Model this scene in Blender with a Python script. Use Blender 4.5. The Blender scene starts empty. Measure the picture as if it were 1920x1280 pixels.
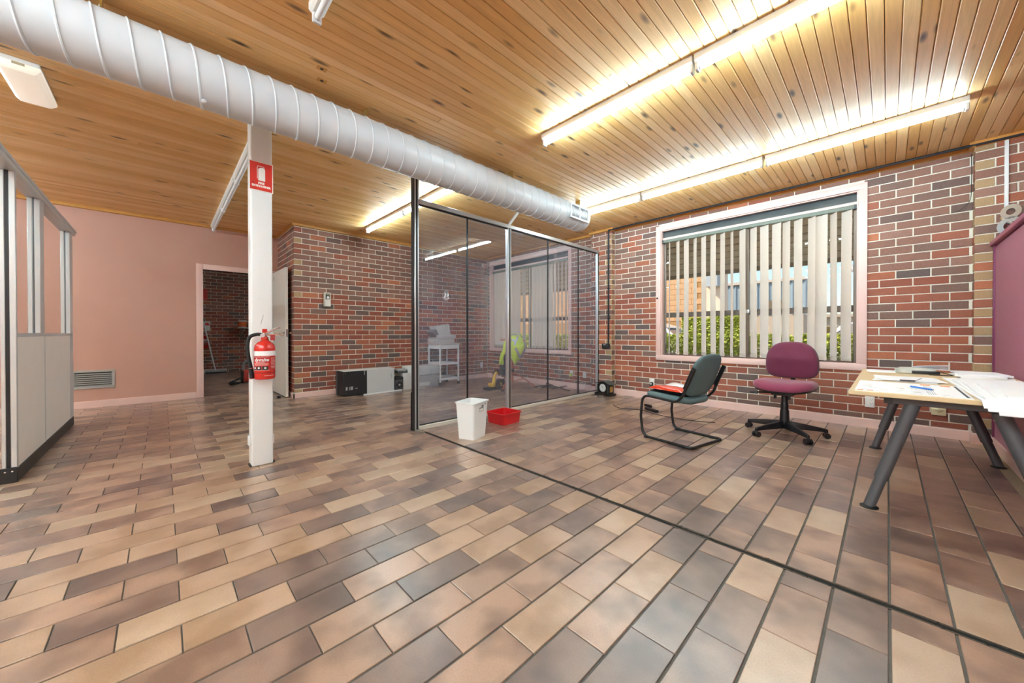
import bpy, bmesh, math, random
from mathutils import Vector, Matrix, Euler
random.seed(7)
sc = bpy.context.scene
C = sc.collection
PI = math.pi

# ------------------------------------------------------------------ camera
FPX, YAW, PITCH, ROLL, CYP, CAMZ = 678.9, math.radians(46.0246), math.radians(0.3518), math.radians(0.0502), 628.99, 1.02
_f = Vector((-math.sin(YAW)*math.cos(PITCH), math.cos(YAW)*math.cos(PITCH), -math.sin(PITCH)))
_r = Vector((math.cos(YAW), math.sin(YAW), 0))
_d = _f.cross(_r)
_R = math.cos(ROLL)*_r + math.sin(ROLL)*_d
_D = -math.sin(ROLL)*_r + math.cos(ROLL)*_d
cd = bpy.data.cameras.new('camera'); cam = bpy.data.objects.new('camera', cd); C.objects.link(cam)
cam.matrix_world = Matrix(((_R.x, -_D.x, -_f.x, 0), (_R.y, -_D.y, -_f.y, 0), (_R.z, -_D.z, -_f.z, CAMZ), (0, 0, 0, 1)))
cd.sensor_width = 36; cd.sensor_fit = 'HORIZONTAL'
cd.lens = FPX/1920*36; cd.shift_y = (CYP-640)/1920; cd.clip_start = 0.02; cd.clip_end = 300
sc.camera = cam
def project(p):
    q = Vector(p)-Vector((0, 0, CAMZ)); z = q.dot(_f)
    if z < .05: return None
    return 960+FPX*q.dot(_R)/z, CYP+FPX*q.dot(_D)/z, z

# ------------------------------------------------------------------ world, sun, exposure
w = bpy.data.worlds.new('sky'); sc.world = w; w.use_nodes = True
nt = w.node_tree; bg = nt.nodes['Background']
sky = nt.nodes.new('ShaderNodeTexSky'); sky.sky_type = 'NISHITA'; sky.sun_disc = False
sky.sun_elevation = math.radians(52); sky.sun_rotation = math.radians(200); sky.air_density = 1.0; sky.dust_density = 1.5
nt.links.new(sky.outputs[0], bg.inputs[0]); bg.inputs[1].default_value = 0.085
sd = bpy.data.lights.new('sun', 'SUN'); sd.energy = 2.3; sd.angle = math.radians(0.6); sd.color = (1, .94, .84)
sun = bpy.data.objects.new('sun', sd); C.objects.link(sun)
sun.rotation_euler = Vector((.60, .45, -.70)).to_track_quat('-Z', 'Y').to_euler()
sun.location = (0, 0, 12)
vs = sc.view_settings
vs.view_transform = 'Standard'; vs.look = 'None'; vs.exposure = 1.45; vs.gamma = 1.0; vs.use_curve_mapping = False
TUBE_STRENGTH = 34.0; FILL_STRENGTH = 62.0

# ------------------------------------------------------------------ helpers: materials
def lin(h):
    h = h.lstrip('#'); c = [int(h[i:i+2], 16)/255 for i in (0, 2, 4)]
    return tuple((x/12.92 if x <= .04045 else ((x+.055)/1.055)**2.4) for x in c)+(1,)
MATS = {}
class NT:
    def __init__(s, name):
        s.m = bpy.data.materials.new(name); s.m.use_nodes = True; s.t = s.m.node_tree
        s.b = s.t.nodes['Principled BSDF']; s.o = s.t.nodes['Material Output']
    def n(s, typ, **k):
        x = s.t.nodes.new('ShaderNode'+typ)
        for a, v in k.items():
            if a.startswith('i_'):
                key = a[2:]; key = int(key) if key.isdigit() else key
                x.inputs[key].default_value = v
            else: setattr(x, a, v)
        return x
    def l(s, a, b): s.t.links.new(a, b)
    def ramp(s, stops, interp='LINEAR'):
        r = s.t.nodes.new('ShaderNodeValToRGB'); r.color_ramp.interpolation = interp
        e = r.color_ramp.elements
        while len(e) < len(stops): e.new(.5)
        for i, (p, c) in enumerate(stops):
            e[i].position = p; e[i].color = c if not isinstance(c, str) else lin(c)
        return r
    def mix(s, fac, a, b, mode='MIX'):
        x = s.t.nodes.new('ShaderNodeMix'); x.data_type = 'RGBA'; x.blend_type = mode
        for sock, v in ((x.inputs[0], fac), (x.inputs[6], a), (x.inputs[7], b)):
            if hasattr(v, 'is_linked') or hasattr(v, 'links'): s.l(v, sock)
            else: sock.default_value = lin(v) if isinstance(v, str) else v
        return x.outputs[2]
    def math(s, op, a, b=0.0, c=None):
        x = s.t.nodes.new('ShaderNodeMath'); x.operation = op
        for i, v in enumerate((a, b) if c is None else (a, b, c)):
            if hasattr(v, 'links'): s.l(v, x.inputs[i])
            else: x.inputs[i].default_value = v
        return x.outputs[0]
    def rnd(s):
        a = s.n('Attribute', attribute_type='OBJECT', attribute_name='rnd')
        b = s.n('Attribute', attribute_type='GEOMETRY', attribute_name='rnd')
        return s.math('ADD', a.outputs['Fac'], b.outputs['Fac'])
    def bump(s, h, strength=.3, dist=.01):
        x = s.n('Bump'); x.inputs['Strength'].default_value = strength; x.inputs['Distance'].default_value = dist
        s.l(h, x.inputs['Height']); s.l(x.outputs[0], s.b.inputs['Normal'])
def mat(name, col, rough=.5, metal=0.0, spec=.5, var=0.0, scale=30, bump=0.0, coat=0.0, sheen=0.0, emit=None):
    if name in MATS: return MATS[name]
    N = NT(name); b = N.b
    c = lin(col) if isinstance(col, str) else col
    b.inputs['Base Color'].default_value = c; b.inputs['Roughness'].default_value = rough
    b.inputs['Metallic'].default_value = metal; b.inputs['Specular IOR Level'].default_value = spec
    b.inputs['Coat Weight'].default_value = coat; b.inputs['Sheen Weight'].default_value = sheen
    if emit: b.inputs['Emission Color'].default_value = c; b.inputs['Emission Strength'].default_value = emit
    if var or bump:
        g = N.n('NewGeometry'); no = N.n('TexNoise'); no.inputs['Scale'].default_value = scale; no.inputs['Detail'].default_value = 4
        N.l(g.outputs['Position'], no.inputs['Vector'])
        if var:
            lo = tuple(x*(1-var) for x in c[:3])+(1,); hi = tuple(min(1, x*(1+var)) for x in c[:3])+(1,)
            N.l(N.mix(no.outputs['Fac'], lo, hi), b.inputs['Base Color'])
        if bump: N.bump(no.outputs['Fac'], bump, .004)
    MATS[name] = N.m
    return N.m
# ------------------------------------------------------------------ helpers: meshes
class MB:
    def __init__(s): s.v = []; s.f = []
    def add(s, vs_, fs_):
        o = len(s.v); s.v += [Vector(p) for p in vs_]; s.f += [tuple(i+o for i in q) for q in fs_]; return s
    def box(s, x0, x1, y0, y1, z0, z1):
        return s.add([(x0, y0, z0), (x1, y0, z0), (x1, y1, z0), (x0, y1, z0), (x0, y0, z1), (x1, y0, z1), (x1, y1, z1), (x0, y1, z1)],
                     [(0, 3, 2, 1), (4, 5, 6, 7), (0, 1, 5, 4), (1, 2, 6, 5), (2, 3, 7, 6), (3, 0, 4, 7)])
    def bar(s, p, q, wdt, hgt, up=(0, 0, 1)):
        p = Vector(p); q = Vector(q); d = (q-p).normalized(); u = Vector(up)
        if abs(d.dot(u)) > .99: u = Vector((1, 0, 0))
        sd_ = d.cross(u).normalized()*wdt/2; up_ = sd_.cross(d).normalized()*hgt/2
        vs_ = []
        for e in (p, q): vs_ += [e-sd_-up_, e+sd_-up_, e+sd_+up_, e-sd_+up_]
        return s.add(vs_, [(0, 1, 2, 3), (7, 6, 5, 4), (0, 4, 5, 1), (1, 5, 6, 2), (2, 6, 7, 3), (3, 7, 4, 0)])
    def cyl(s, p, q, r0, r1=None, n=16, cap=True):
        return s.tube([p, q], [r0, r0 if r1 is None else r1], n, cap=cap)
    def tube(s, pts, r, n=10, closed=False, cap=True):
        pts = [Vector(p) for p in pts]; m = len(pts)
        rs = r if isinstance(r, (list, tuple)) else [r]*m
        tg = []
        for i in range(m):
            a = pts[(i-1) % m] if (closed or i) else pts[0]; b = pts[(i+1) % m] if (closed or i < m-1) else pts[-1]
            tg.append((b-a).normalized())
        u = Vector((0, 0, 1)) if abs(tg[0].z) < .9 else Vector((1, 0, 0))
        nrm = (u-tg[0]*u.dot(tg[0])).normalized(); o = len(s.v)
        for i in range(m):
            nrm = (nrm-tg[i]*nrm.dot(tg[i]))
            nrm = nrm.normalized() if nrm.length > 1e-6 else tg[i].orthogonal().normalized()
            bn = tg[i].cross(nrm)
            for k in range(n):
                a = 2*PI*k/n
                s.v.append(pts[i]+(nrm*math.cos(a)+bn*math.sin(a))*rs[i])
        for i in range(m if closed else m-1):
            j = (i+1) % m
            for k in range(n):
                k2 = (k+1) % n
                s.f.append((o+i*n+k, o+i*n+k2, o+j*n+k2, o+j*n+k))
        if cap and not closed:
            s.f.append(tuple(o+k for k in range(n))[::-1]); s.f.append(tuple(o+(m-1)*n+k for k in range(n)))
        return s
    def lathe(s, prof, n=24, c=(0, 0, 0)):
        o = len(s.v); c = Vector(c); m = len(prof)
        for r, z in prof:
            for k in range(n):
                a = 2*PI*k/n; s.v.append(c+Vector((r*math.cos(a), r*math.sin(a), z)))
        for i in range(m-1):
            for k in range(n):
                k2 = (k+1) % n; s.f.append((o+i*n+k, o+i*n+k2, o+(i+1)*n+k2, o+(i+1)*n+k))
        s.f.append(tuple(o+k for k in range(n))[::-1]); s.f.append(tuple(o+(m-1)*n+k for k in range(n)))
        return s
    def loft(s, loops, cap=True):
        o = len(s.v); n = len(loops[0])
        for L in loops: s.v += [Vector(p) for p in L]
        for i in range(len(loops)-1):
            for k in range(n):
                k2 = (k+1) % n; s.f.append((o+i*n+k, o+i*n+k2, o+(i+1)*n+k2, o+(i+1)*n+k))
        if cap:
            s.f.append(tuple(o+k for k in range(n))[::-1]); m = (len(loops)-1)*n; s.f.append(tuple(o+m+k for k in range(n)))
        return s
    def prism(s, poly, d0, d1, ax='z'):
        f = {'z': lambda a, b, d: (a, b, d), 'y': lambda a, b, d: (a, d, b), 'x': lambda a, b, d: (d, a, b)}[ax]
        return s.loft([[f(a, b, d0) for a, b in poly], [f(a, b, d1) for a, b in poly]])
    def grid(s, fn, nu, nv):
        o = len(s.v)
        for i in range(nu+1):
            for j in range(nv+1): s.v.append(Vector(fn(i/nu, j/nv)))
        for i in range(nu):
            for j in range(nv):
                a = o+i*(nv+1)+j; s.f.append((a, a+nv+1, a+nv+2, a+1))
        return s
    def xf(s, M): s.v = [M @ p for p in s.v]; return s
    def mesh(s, name, smooth=False, angle=40, bevel=0.0, seg=2, solid=0.0, sub=0):
        me = bpy.data.meshes.new(name); me.from_pydata([tuple(p) for p in s.v], [], s.f)
        bm = bmesh.new(); bm.from_mesh(me)
        bmesh.ops.recalc_face_normals(bm, faces=bm.faces)
        if solid: bmesh.ops.solidify(bm, geom=list(bm.faces), thickness=solid)
        if bevel:
            ed = [e for e in bm.edges if len(e.link_faces) == 2 and e.calc_face_angle(0) > math.radians(30)]
            bmesh.ops.bevel(bm, geom=ed, offset=bevel, segments=seg, profile=.5, affect='EDGES', clamp_overlap=True)
        if sub: bmesh.ops.subdivide_edges(bm, edges=list(bm.edges), cuts=sub, use_grid_fill=True, smooth=1)
        bm.to_mesh(me); bm.free()
        if smooth or bevel:
            me.polygons.foreach_set('use_smooth', [True]*len(me.polygons)); me.set_sharp_from_angle(angle=math.radians(angle))
        return me
    def build(s, name, m, parent=None, loc=(0, 0, 0), rz=0.0, **k):
        return mobj(name, s.mesh(name, **k), m, parent, loc, rz)
def mobj(name, me, m, parent=None, loc=(0, 0, 0), rz=0.0):
    if m and not me.materials: me.materials.append(m)
    o = bpy.data.objects.new(name, me); C.objects.link(o); o.parent = parent; o.location = loc; o.rotation_euler = (0, 0, rz)
    return o
def tag(o, label=None, cat=None, group=None, kind=None):
    if label: o['label'] = label
    if cat: o['category'] = cat
    if group: o['group'] = group
    if kind: o['kind'] = kind
    return o
def thing(name, label, cat, loc=(0, 0, 0), rz=0.0, group=None):
    o = bpy.data.objects.new(name, None); C.objects.link(o); o.location = loc; o.rotation_euler = (0, 0, rz); o.empty_display_size = .1
    return tag(o, label, cat, group)
def struct(name, label=None, loc=(0, 0, 0)):
    o = bpy.data.objects.new(name, None); C.objects.link(o); o.location = loc; o.empty_display_size = .1
    tag(o, label, kind='structure'); return o
def copy_tree(o, parent=None):
    c = o.copy(); C.objects.link(c); c.parent = parent
    for ch in [x for x in C.objects if x.parent == o]: copy_tree(ch, c)
    return c
def rrect(wd, hg, r, n=4, cx=0, cy=0):
    P = []
    for sx, sy, a0 in ((1, 1, 0), (-1, 1, 90), (-1, -1, 180), (1, -1, 270)):
        for k in range(n+1):
            a = math.radians(a0+90*k/n); P.append((cx+sx*(wd/2-r)+r*math.cos(a), cy+sy*(hg/2-r)+r*math.sin(a)))
    return P
def catmull(P, n=6, closed=False):
    P = [Vector(p) for p in P]; out = []; m = len(P)
    for i in range(m if closed else m-1):
        if closed: a, b, c, d = P[i-1], P[i], P[(i+1) % m], P[(i+2) % m]
        else: a, b, c, d = P[max(i-1, 0)], P[i], P[i+1], P[min(i+2, m-1)]
        for k in range(n):
            t = k/n
            out.append(.5*((2*b)+(c-a)*t+(2*a-5*b+4*c-d)*t*t+(3*b-a-3*c+d)*t**3))
    if not closed: out.append(P[-1])
    return out
def fillet(P, r, n=5):
    """polyline with rounded corners"""
    P = [Vector(p) for p in P]; out = [P[0]]
    for i in range(1, len(P)-1):
        a, b, c = P[i-1], P[i], P[i+1]
        d0 = (a-b).normalized(); d1 = (c-b).normalized(); ang = d0.angle(d1)
        if ang > 3.1: out.append(b); continue
        t = min(r/math.tan(ang/2), (a-b).length*.49, (c-b).length*.49)
        p0 = b+d0*t; p1 = b+d1*t
        for k in range(n+1):
            u = k/n; out.append(p0*(1-u)**2+b*2*u*(1-u)+p1*u*u)
    out.append(P[-1]); return out
def text_mesh(name, s, size, m, parent, loc, rot, align='CENTER', ext=.0006, shear=0.0, bold=0.0, sx=1.0):
    cu = bpy.data.curves.new(name, 'FONT'); cu.body = s; cu.size = size; cu.align_x = align; cu.align_y = 'CENTER'; cu.extrude = ext; cu.shear = shear; cu.offset = bold
    cu.resolution_u = 2
    o = bpy.data.objects.new(name+'_c', cu); C.objects.link(o)
    me = bpy.data.meshes.new_from_object(o.evaluated_get(bpy.context.evaluated_depsgraph_get()))
    bpy.data.objects.remove(o); bpy.data.curves.remove(cu); me.name = name
    me.materials.clear(); me.materials.append(m)
    if sx != 1.0: me.transform(Matrix.Diagonal((sx, 1, 1, 1)))
    t = bpy.data.objects.new(name, me); C.objects.link(t); t.parent = parent; t.location = loc; t.rotation_euler = rot
    return t

# ------------------------------------------------------------------ surface materials
def brick_material():
    N = NT('brick'); r = N.rnd()
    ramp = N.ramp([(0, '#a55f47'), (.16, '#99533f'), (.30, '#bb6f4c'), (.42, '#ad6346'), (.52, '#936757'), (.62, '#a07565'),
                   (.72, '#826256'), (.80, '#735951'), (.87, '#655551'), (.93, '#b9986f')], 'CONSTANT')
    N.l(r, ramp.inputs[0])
    g = N.n('NewGeometry'); mp = N.n('Mapping'); mp.inputs['Scale'].default_value = (1, 1, 2.2); N.l(g.outputs['Position'], mp.inputs[0])
    a = N.n('TexNoise', i_Scale=16.0, i_Detail=5.0, i_Roughness=.65); b = N.n('TexNoise', i_Scale=160.0, i_Detail=3.0)
    N.l(mp.outputs[0], a.inputs[0]); N.l(g.outputs['Position'], b.inputs[0])
    c1 = N.mix(N.math('MULTIPLY', a.outputs['Fac'], .30), ramp.outputs[0], '#5f4a46')
    sp = N.ramp([(.35, (.8, .8, .8, 1)), (.65, (1.15, 1.15, 1.15, 1))]); N.l(b.outputs['Fac'], sp.inputs[0])
    N.l(N.mix(1.0, c1, sp.outputs[0], 'MULTIPLY'), N.b.inputs['Base Color'])
    N.b.inputs['Roughness'].default_value = .75
    N.bump(b.outputs['Fac'], .35, .004); return N.m
def tile_material():
    N = NT('quarry_tile'); r = N.rnd()
    light = N.ramp([(0, '#b0927b'), (.2, '#a58470'), (.4, '#b89e87'), (.55, '#9d7f6d'), (.7, '#8d7163'), (.85, '#7d665c')], 'CONSTANT'); N.l(r, light.inputs[0])
    dark = N.ramp([(0, '#97785f'), (.2, '#775b4d'), (.4, '#a68a71'), (.55, '#705649'), (.7, '#664f47'), (.85, '#5a4843')], 'CONSTANT'); N.l(r, dark.inputs[0])
    g = N.n('NewGeometry'); cmb = N.n('CombineXYZ'); N.l(N.math('MULTIPLY', r, 37.0), cmb.inputs[2])
    ad = N.n('VectorMath', operation='ADD'); N.l(g.outputs['Position'], ad.inputs[0]); N.l(cmb.outputs[0], ad.inputs[1])
    a = N.n('TexNoise', i_Scale=5.0, i_Detail=2.5, i_Roughness=.5); N.l(ad.outputs[0], a.inputs[0])
    st = N.ramp([(.40, (0, 0, 0, 1)), (.62, (1, 1, 1, 1))]); N.l(a.outputs['Fac'], st.inputs[0])
    b = N.n('TexNoise', i_Scale=170.0, i_Detail=2.0); N.l(g.outputs['Position'], b.inputs[0])
    sp = N.ramp([(.3, (.90, .90, .90, 1)), (.7, (1.08, 1.08, 1.08, 1))]); N.l(b.outputs['Fac'], sp.inputs[0])
    col = N.mix(st.outputs[0], light.outputs[0], dark.outputs[0])
    N.l(N.mix(1.0, col, sp.outputs[0], 'MULTIPLY'), N.b.inputs['Base Color'])
    c = N.n('TexNoise', i_Scale=28.0, i_Detail=3.0); N.l(g.outputs['Position'], c.inputs[0])
    rr = N.ramp([(.3, (.32, .32, .32, 1)), (.75, (.46, .46, .46, 1))]); N.l(c.outputs['Fac'], rr.inputs[0]); N.l(rr.outputs[0], N.b.inputs['Roughness'])
    N.b.inputs['Specular IOR Level'].default_value = .5; N.b.inputs['Coat Weight'].default_value = 1.0; N.b.inputs['Coat Roughness'].default_value = .3; N.b.inputs['Coat IOR'].default_value = 1.6
    return N.m
def pine_material(name='pine_board', stops=('#efc892', '#e6b676', '#dba763')):
    N = NT(name); r = N.rnd()
    base = N.ramp([(0, stops[0]), (.5, stops[1]), (1, stops[2])]); N.l(r, base.inputs[0])
    g = N.n('NewGeometry'); off = N.n('CombineXYZ'); N.l(N.math('MULTIPLY', r, 53.0), off.inputs[1]); N.l(N.math('MULTIPLY', r, 17.0), off.inputs[2])
    ad = N.n('VectorMath', operation='ADD'); N.l(g.outputs['Position'], ad.inputs[0]); N.l(off.outputs[0], ad.inputs[1])
    m1 = N.n('Mapping'); m1.inputs['Scale'].default_value = (28, 1.2, 28); N.l(ad.outputs[0], m1.inputs[0])
    gr = N.n('TexNoise', i_Scale=2.0, i_Detail=5.0, i_Distortion=1.2); N.l(m1.outputs[0], gr.inputs[0])
    gm = N.ramp([(.3, (.90, .88, .86, 1)), (.7, (1.06, 1.06, 1.06, 1))]); N.l(gr.outputs['Fac'], gm.inputs[0])
    c1 = N.mix(1.0, base.outputs[0], gm.outputs[0], 'MULTIPLY')
    m2 = N.n('Mapping'); m2.inputs['Scale'].default_value = (11, 3.2, 11); N.l(ad.outputs[0], m2.inputs[0])
    vo = N.n('TexVoronoi', i_Scale=1.0); vo.inputs['Randomness'].default_value = 1.0; N.l(m2.outputs[0], vo.inputs['Vector'])
    wn = N.n('TexWhiteNoise', noise_dimensions='3D'); N.l(vo.outputs['Position'], wn.inputs['Vector'])
    keep = N.math('GREATER_THAN', wn.outputs['Value'], .60)
    kn = N.ramp([(.05, (1, 1, 1, 1)), (.12, (.75, .75, .75, 1)), (.24, (0, 0, 0, 1))]); N.l(vo.outputs['Distance'], kn.inputs[0])
    kf = N.math('MULTIPLY', kn.outputs[0], keep)
    c2 = N.mix(N.math('MULTIPLY', kf, .95), c1, '#452c1e')
    N.l(c2, N.b.inputs['Base Color']); N.b.inputs['Roughness'].default_value = .42; N.b.inputs['Specular IOR Level'].default_value = .4
    return N.m
def glass_material(name, tint, ior=1.5, rough=0.0, haze=0.0):
    N = NT(name); N.t.nodes.remove(N.b)
    tr = N.n('BsdfTransparent'); tr.inputs[0].default_value = tint
    gl = N.n('BsdfGlossy'); gl.inputs['Roughness'].default_value = rough; gl.inputs[0].default_value = (1, 1, 1, 1)
    fr = N.n('Fresnel'); fr.inputs[0].default_value = ior
    g = N.n('NewGeometry'); front = N.math('SUBTRACT', 1.0, g.outputs['Backfacing'])
    mx = N.n('MixShader'); N.l(N.math('MULTIPLY', fr.outputs[0], front), mx.inputs[0]); N.l(tr.outputs[0], mx.inputs[1]); N.l(gl.outputs[0], mx.inputs[2])
    out = mx.outputs[0]
    if haze:  # blue-grey haze painted into the pane to lift and desaturate the view
        dd = N.n('BsdfDiffuse'); dd.inputs[0].default_value = (.62, .65, .74, 1)
        m2 = N.n('MixShader'); m2.inputs[0].default_value = haze; N.l(out, m2.inputs[1]); N.l(dd.outputs[0], m2.inputs[2]); out = m2.outputs[0]
    N.l(out, N.o.inputs[0]); return N.m
def fabric_vane():
    N = NT('vane_fabric'); 
    g = N.n('NewGeometry'); mp = N.n('Mapping'); mp.inputs['Scale'].default_value = (1, 1, .35); N.l(g.outputs['Position'], mp.inputs[0])
    no = N.n('TexNoise', i_Scale=190.0, i_Detail=2.0); N.l(mp.outputs[0], no.inputs[0])
    col = N.mix(no.outputs['Fac'], '#f6ebe2', '#fffaf4'); N.l(col, N.b.inputs['Base Color']); N.b.inputs['Roughness'].default_value = .8
    tl = N.n('BsdfTranslucent'); N.l(col, tl.inputs[0]); mx = N.n('MixShader'); mx.inputs[0].default_value = .55
    N.l(N.b.outputs[0], mx.inputs[1]); N.l(tl.outputs[0], mx.inputs[2]); N.l(mx.outputs[0], N.o.inputs[0]); return N.m

M_BRICK = brick_material(); M_TILE = tile_material(); M_PINE = pine_material()
M_TRIM = mat('timber_bead', '#c98f48', .5, var=.15, scale=12)
M_MORTAR = mat('mortar', '#e6e1d3', .9, var=.12, scale=60, bump=.3)
M_GROUT = mat('floor_grout', '#5c5852', .9, var=.3, scale=50, bump=.3)
M_PINKW = mat('pink_wall_paint', '#c39686', .55, var=.04, scale=3, bump=.02)
M_PINK = mat('pale_pink_gloss', '#e7c4bb', .35, var=.03, scale=8)
M_WHITE = mat('white_enamel', '#e6e6e6', .4)
M_DUCT = mat('duct_paint', '#d0d3d8', .42)
M_ALU = mat('satin_aluminium', '#c9cacc', .33, .75)
M_SILVER = mat('silver_frame', '#cfd1d2', .4, .35)
M_BLACK = mat('black_plastic', '#17171a', .45)
M_RUBBER = mat('black_rubber', '#111112', .7)
M_BRONZE = mat('bronze_frame', '#7b6c60', .42, .35)
M_CHROME = mat('chrome', '#d8d8d8', .12, 1.0)
M_CREAM = mat('cream_laminate', '#f1e8e0', .5, var=.04, scale=6)
M_VANE = fabric_vane()
M_GLASS_T = glass_material('tinted_glass', (.87, .885, .93, 1), 1.8, haze=.06)
M_GLASS_L = glass_material('partition_glass', (.96, .955, .95, 1), 1.4)
M_GLASS_W = glass_material('window_glass', (.97, .98, .98, 1), 1.4)
M_TUBE = mat('lit_tube', (.70, .92, 1.0, 1), .4, emit=TUBE_STRENGTH)
M_TUBE_FILL = mat('fill_tube', (.70, .92, 1.0, 1), .4, emit=FILL_STRENGTH)  # stronger tubes for the unseen battens added as fill
M_TUBE_OFF = mat('unlit_tube', '#eeeeee', .3)

# ------------------------------------------------------------------ room shell
XB, XP, YW, YC = -6.508, -7.62, 5.48, 1.495      # brick wall, pink wall, window wall, brick corner
XR, YR, CEIL = 2.45, -3.6, 2.768
TOPB = 2.722                                      # top of brickwork below the bead

PXT, X0T, PYT = .1571, .010, .3215
def regions():
    return [(XB, -3.41, YR, YW), (-3.41, XR, YR, 1.932), (-3.41, XR, 1.968, YW), (XP, XB, YR, YC), (-12.4, XP, -.6, 3.2)]
floor = MB().box(-12.5, XR, YR, YW, -.12, -.005).build('floor', M_GROUT); tag(floor, 'brown quarry tile floor laid in half bond', kind='structure')
def chamfer_slab(wd, ln, th, c):
    m = MB(); a, b = wd/2, ln/2
    m.loft([[(-a, -b, -th), (a, -b, -th), (a, b, -th), (-a, b, -th)], [(-a, -b, -c), (a, -b, -c), (a, b, -c), (-a, b, -c)],
            [(-a+c, -b+c, 0), (a-c, -b+c, 0), (a-c, b-c, 0), (-a+c, b-c, 0)]])
    return m
def scatter(items, base, name, material, limit, parent):
    """items: (score, loc, rz, rnd, key, maker). Largest in view become parts, the rest one stuff part."""
    items.sort(key=lambda t: -t[0]); cache = {}; rest = []
    for i, (score, loc, rz, rn, key, maker) in enumerate(items):
        if i < limit and score > 0:
            if key not in cache:
                me = maker().mesh(name); me.materials.append(material); cache[key] = me
            o = bpy.data.objects.new(name, cache[key]); C.objects.link(o); o.parent = parent; o.location = loc; o.rotation_euler = (0, 0, rz); o['rnd'] = rn
        else: rest.append((loc, rz, rn, maker))
    if rest:
        V = []; Fc = []; R = []
        for loc, rz, rn, maker in rest:
            m = maker(); o = len(V); X = Matrix.Translation(loc) @ Matrix.Rotation(rz, 4, 'Z')
            V += [tuple(X @ p) for p in m.v]; Fc += [tuple(i+o for i in q) for q in m.f]; R += [rn]*len(m.f)
        me = bpy.data.meshes.new(name+'_field'); me.from_pydata(V, [], Fc); me.materials.append(material)
        at = me.attributes.new('rnd', 'FLOAT', 'FACE'); at.data.foreach_set('value', R)
        bm = bmesh.new(); bm.from_mesh(me); bmesh.ops.recalc_face_normals(bm, faces=bm.faces); bm.to_mesh(me); bm.free()
        o = bpy.data.objects.new(name+'_field', me); C.objects.link(o); o.parent = parent; o['kind'] = 'stuff'
def view_score(p, area):
    q = project(p)
    if not q or not (-60 < q[0] < 1980 and -60 < q[1] < 1340): return 0
    return area/q[2]**2
tiles = []
for k in range(-80, 17):
    xa, xb = X0T+PXT*k+.004, X0T+PXT*(k+1)-.004
    ph = 1.007 if k % 2 else 1.1685
    for n in range(-17, 16):
        ya, yb = ph+PYT*n+.0022, ph+PYT*(n+1)-.0022
        for (rx0, rx1, ry0, ry1) in regions():
            a0, a1, b0, b1 = max(xa, rx0), min(xb, rx1), max(ya, ry0), min(yb, ry1)
            if a1-a0 < .02 or b1-b0 < .02: continue
            wd, ln = round(a1-a0, 3), round(b1-b0, 3)
            loc = ((a0+a1)/2, (b0+b1)/2, random.uniform(-.0006, .0006))
            sc_ = view_score(loc, wd*ln); q = project(loc)
            if sc_ and q: sc_ *= CAMZ/q[2]
            tiles.append((sc_, loc, 0, random.random()*.999, (wd, ln), (lambda wd=wd, ln=ln: chamfer_slab(wd, ln, .012, .0016))))
scatter(tiles, 0, 'tile', M_TILE, 300, floor)

MB().box(.585, .652, 3.4, 5.36, -.004, .0016).build('screed_strip', mat('exposed_screed', '#a8977c', .95, var=.5, scale=120, bump=.6), floor)
# floor channel left by the removed partition
tr = thing('floor_channel', 'dark narrow channel cut across the tiled floor from the glass corner post', 'floor channel', (-3.43, 1.95, 0))
MB().box(0, 3.43+XR, -.017, .017, -.0048, -.003).build('channel_bed', mat('channel_black', '#0c0b0a', .9), tr)
for s_, mm in ((1, '#51483f'), (-1, '#5d544a')):
    m = MB(); x = 0.0
    while x < 3.4+XR:
        L = random.uniform(.08, .4); wd = random.uniform(.002, .007); m.box(x, min(x+L, 3.43+XR), s_*.0165, s_*(.0165-wd), -.004, random.uniform(-.0015, .0018)); x += L
    m.build('channel_lip', mat('channel_lip_%d' % s_, mm, .6, .4, var=.3), tr)
m = MB()
for i in range(160):
    x = random.uniform(0.2, 4.2); y = random.choice((-1, 1))*random.uniform(.0, .02); m.bar((x, y, -.001), (x+random.uniform(.004, .02), y+random.uniform(-.006, .006), random.uniform(0, .004)), .003, .002)
tag(m.build('adhesive_crumbs', mat('adhesive', '#2a2520', .9), tr), kind='stuff')

# brick walls --------------------------------------------------------
def brick_mesh(ln, hg):
    a, b, c = ln/2, hg/2, .003
    m = MB()
    m.loft([[(-a, .012, -b), (a, .012, -b), (a, .012, b), (-a, .012, b)], [(-a, c*.6, -b), (a, c*.6, -b), (a, c*.6, b), (-a, c*.6, b)],
            [(-a+c, 0, -b+c), (a-c, 0, -b+c), (a-c, 0, b-c), (-a+c, 0, b-c)]])
    return m
def brick_rnd(z):  # mauve above, orange below: lamp glare painted into the brick colours by height
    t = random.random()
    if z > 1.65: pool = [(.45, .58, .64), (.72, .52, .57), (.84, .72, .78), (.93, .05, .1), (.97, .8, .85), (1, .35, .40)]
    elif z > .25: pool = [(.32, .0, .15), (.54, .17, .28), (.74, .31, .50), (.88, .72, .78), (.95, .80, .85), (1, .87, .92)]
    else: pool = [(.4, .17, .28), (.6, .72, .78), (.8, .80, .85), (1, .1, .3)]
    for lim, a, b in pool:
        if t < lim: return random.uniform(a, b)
    return .1
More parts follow.
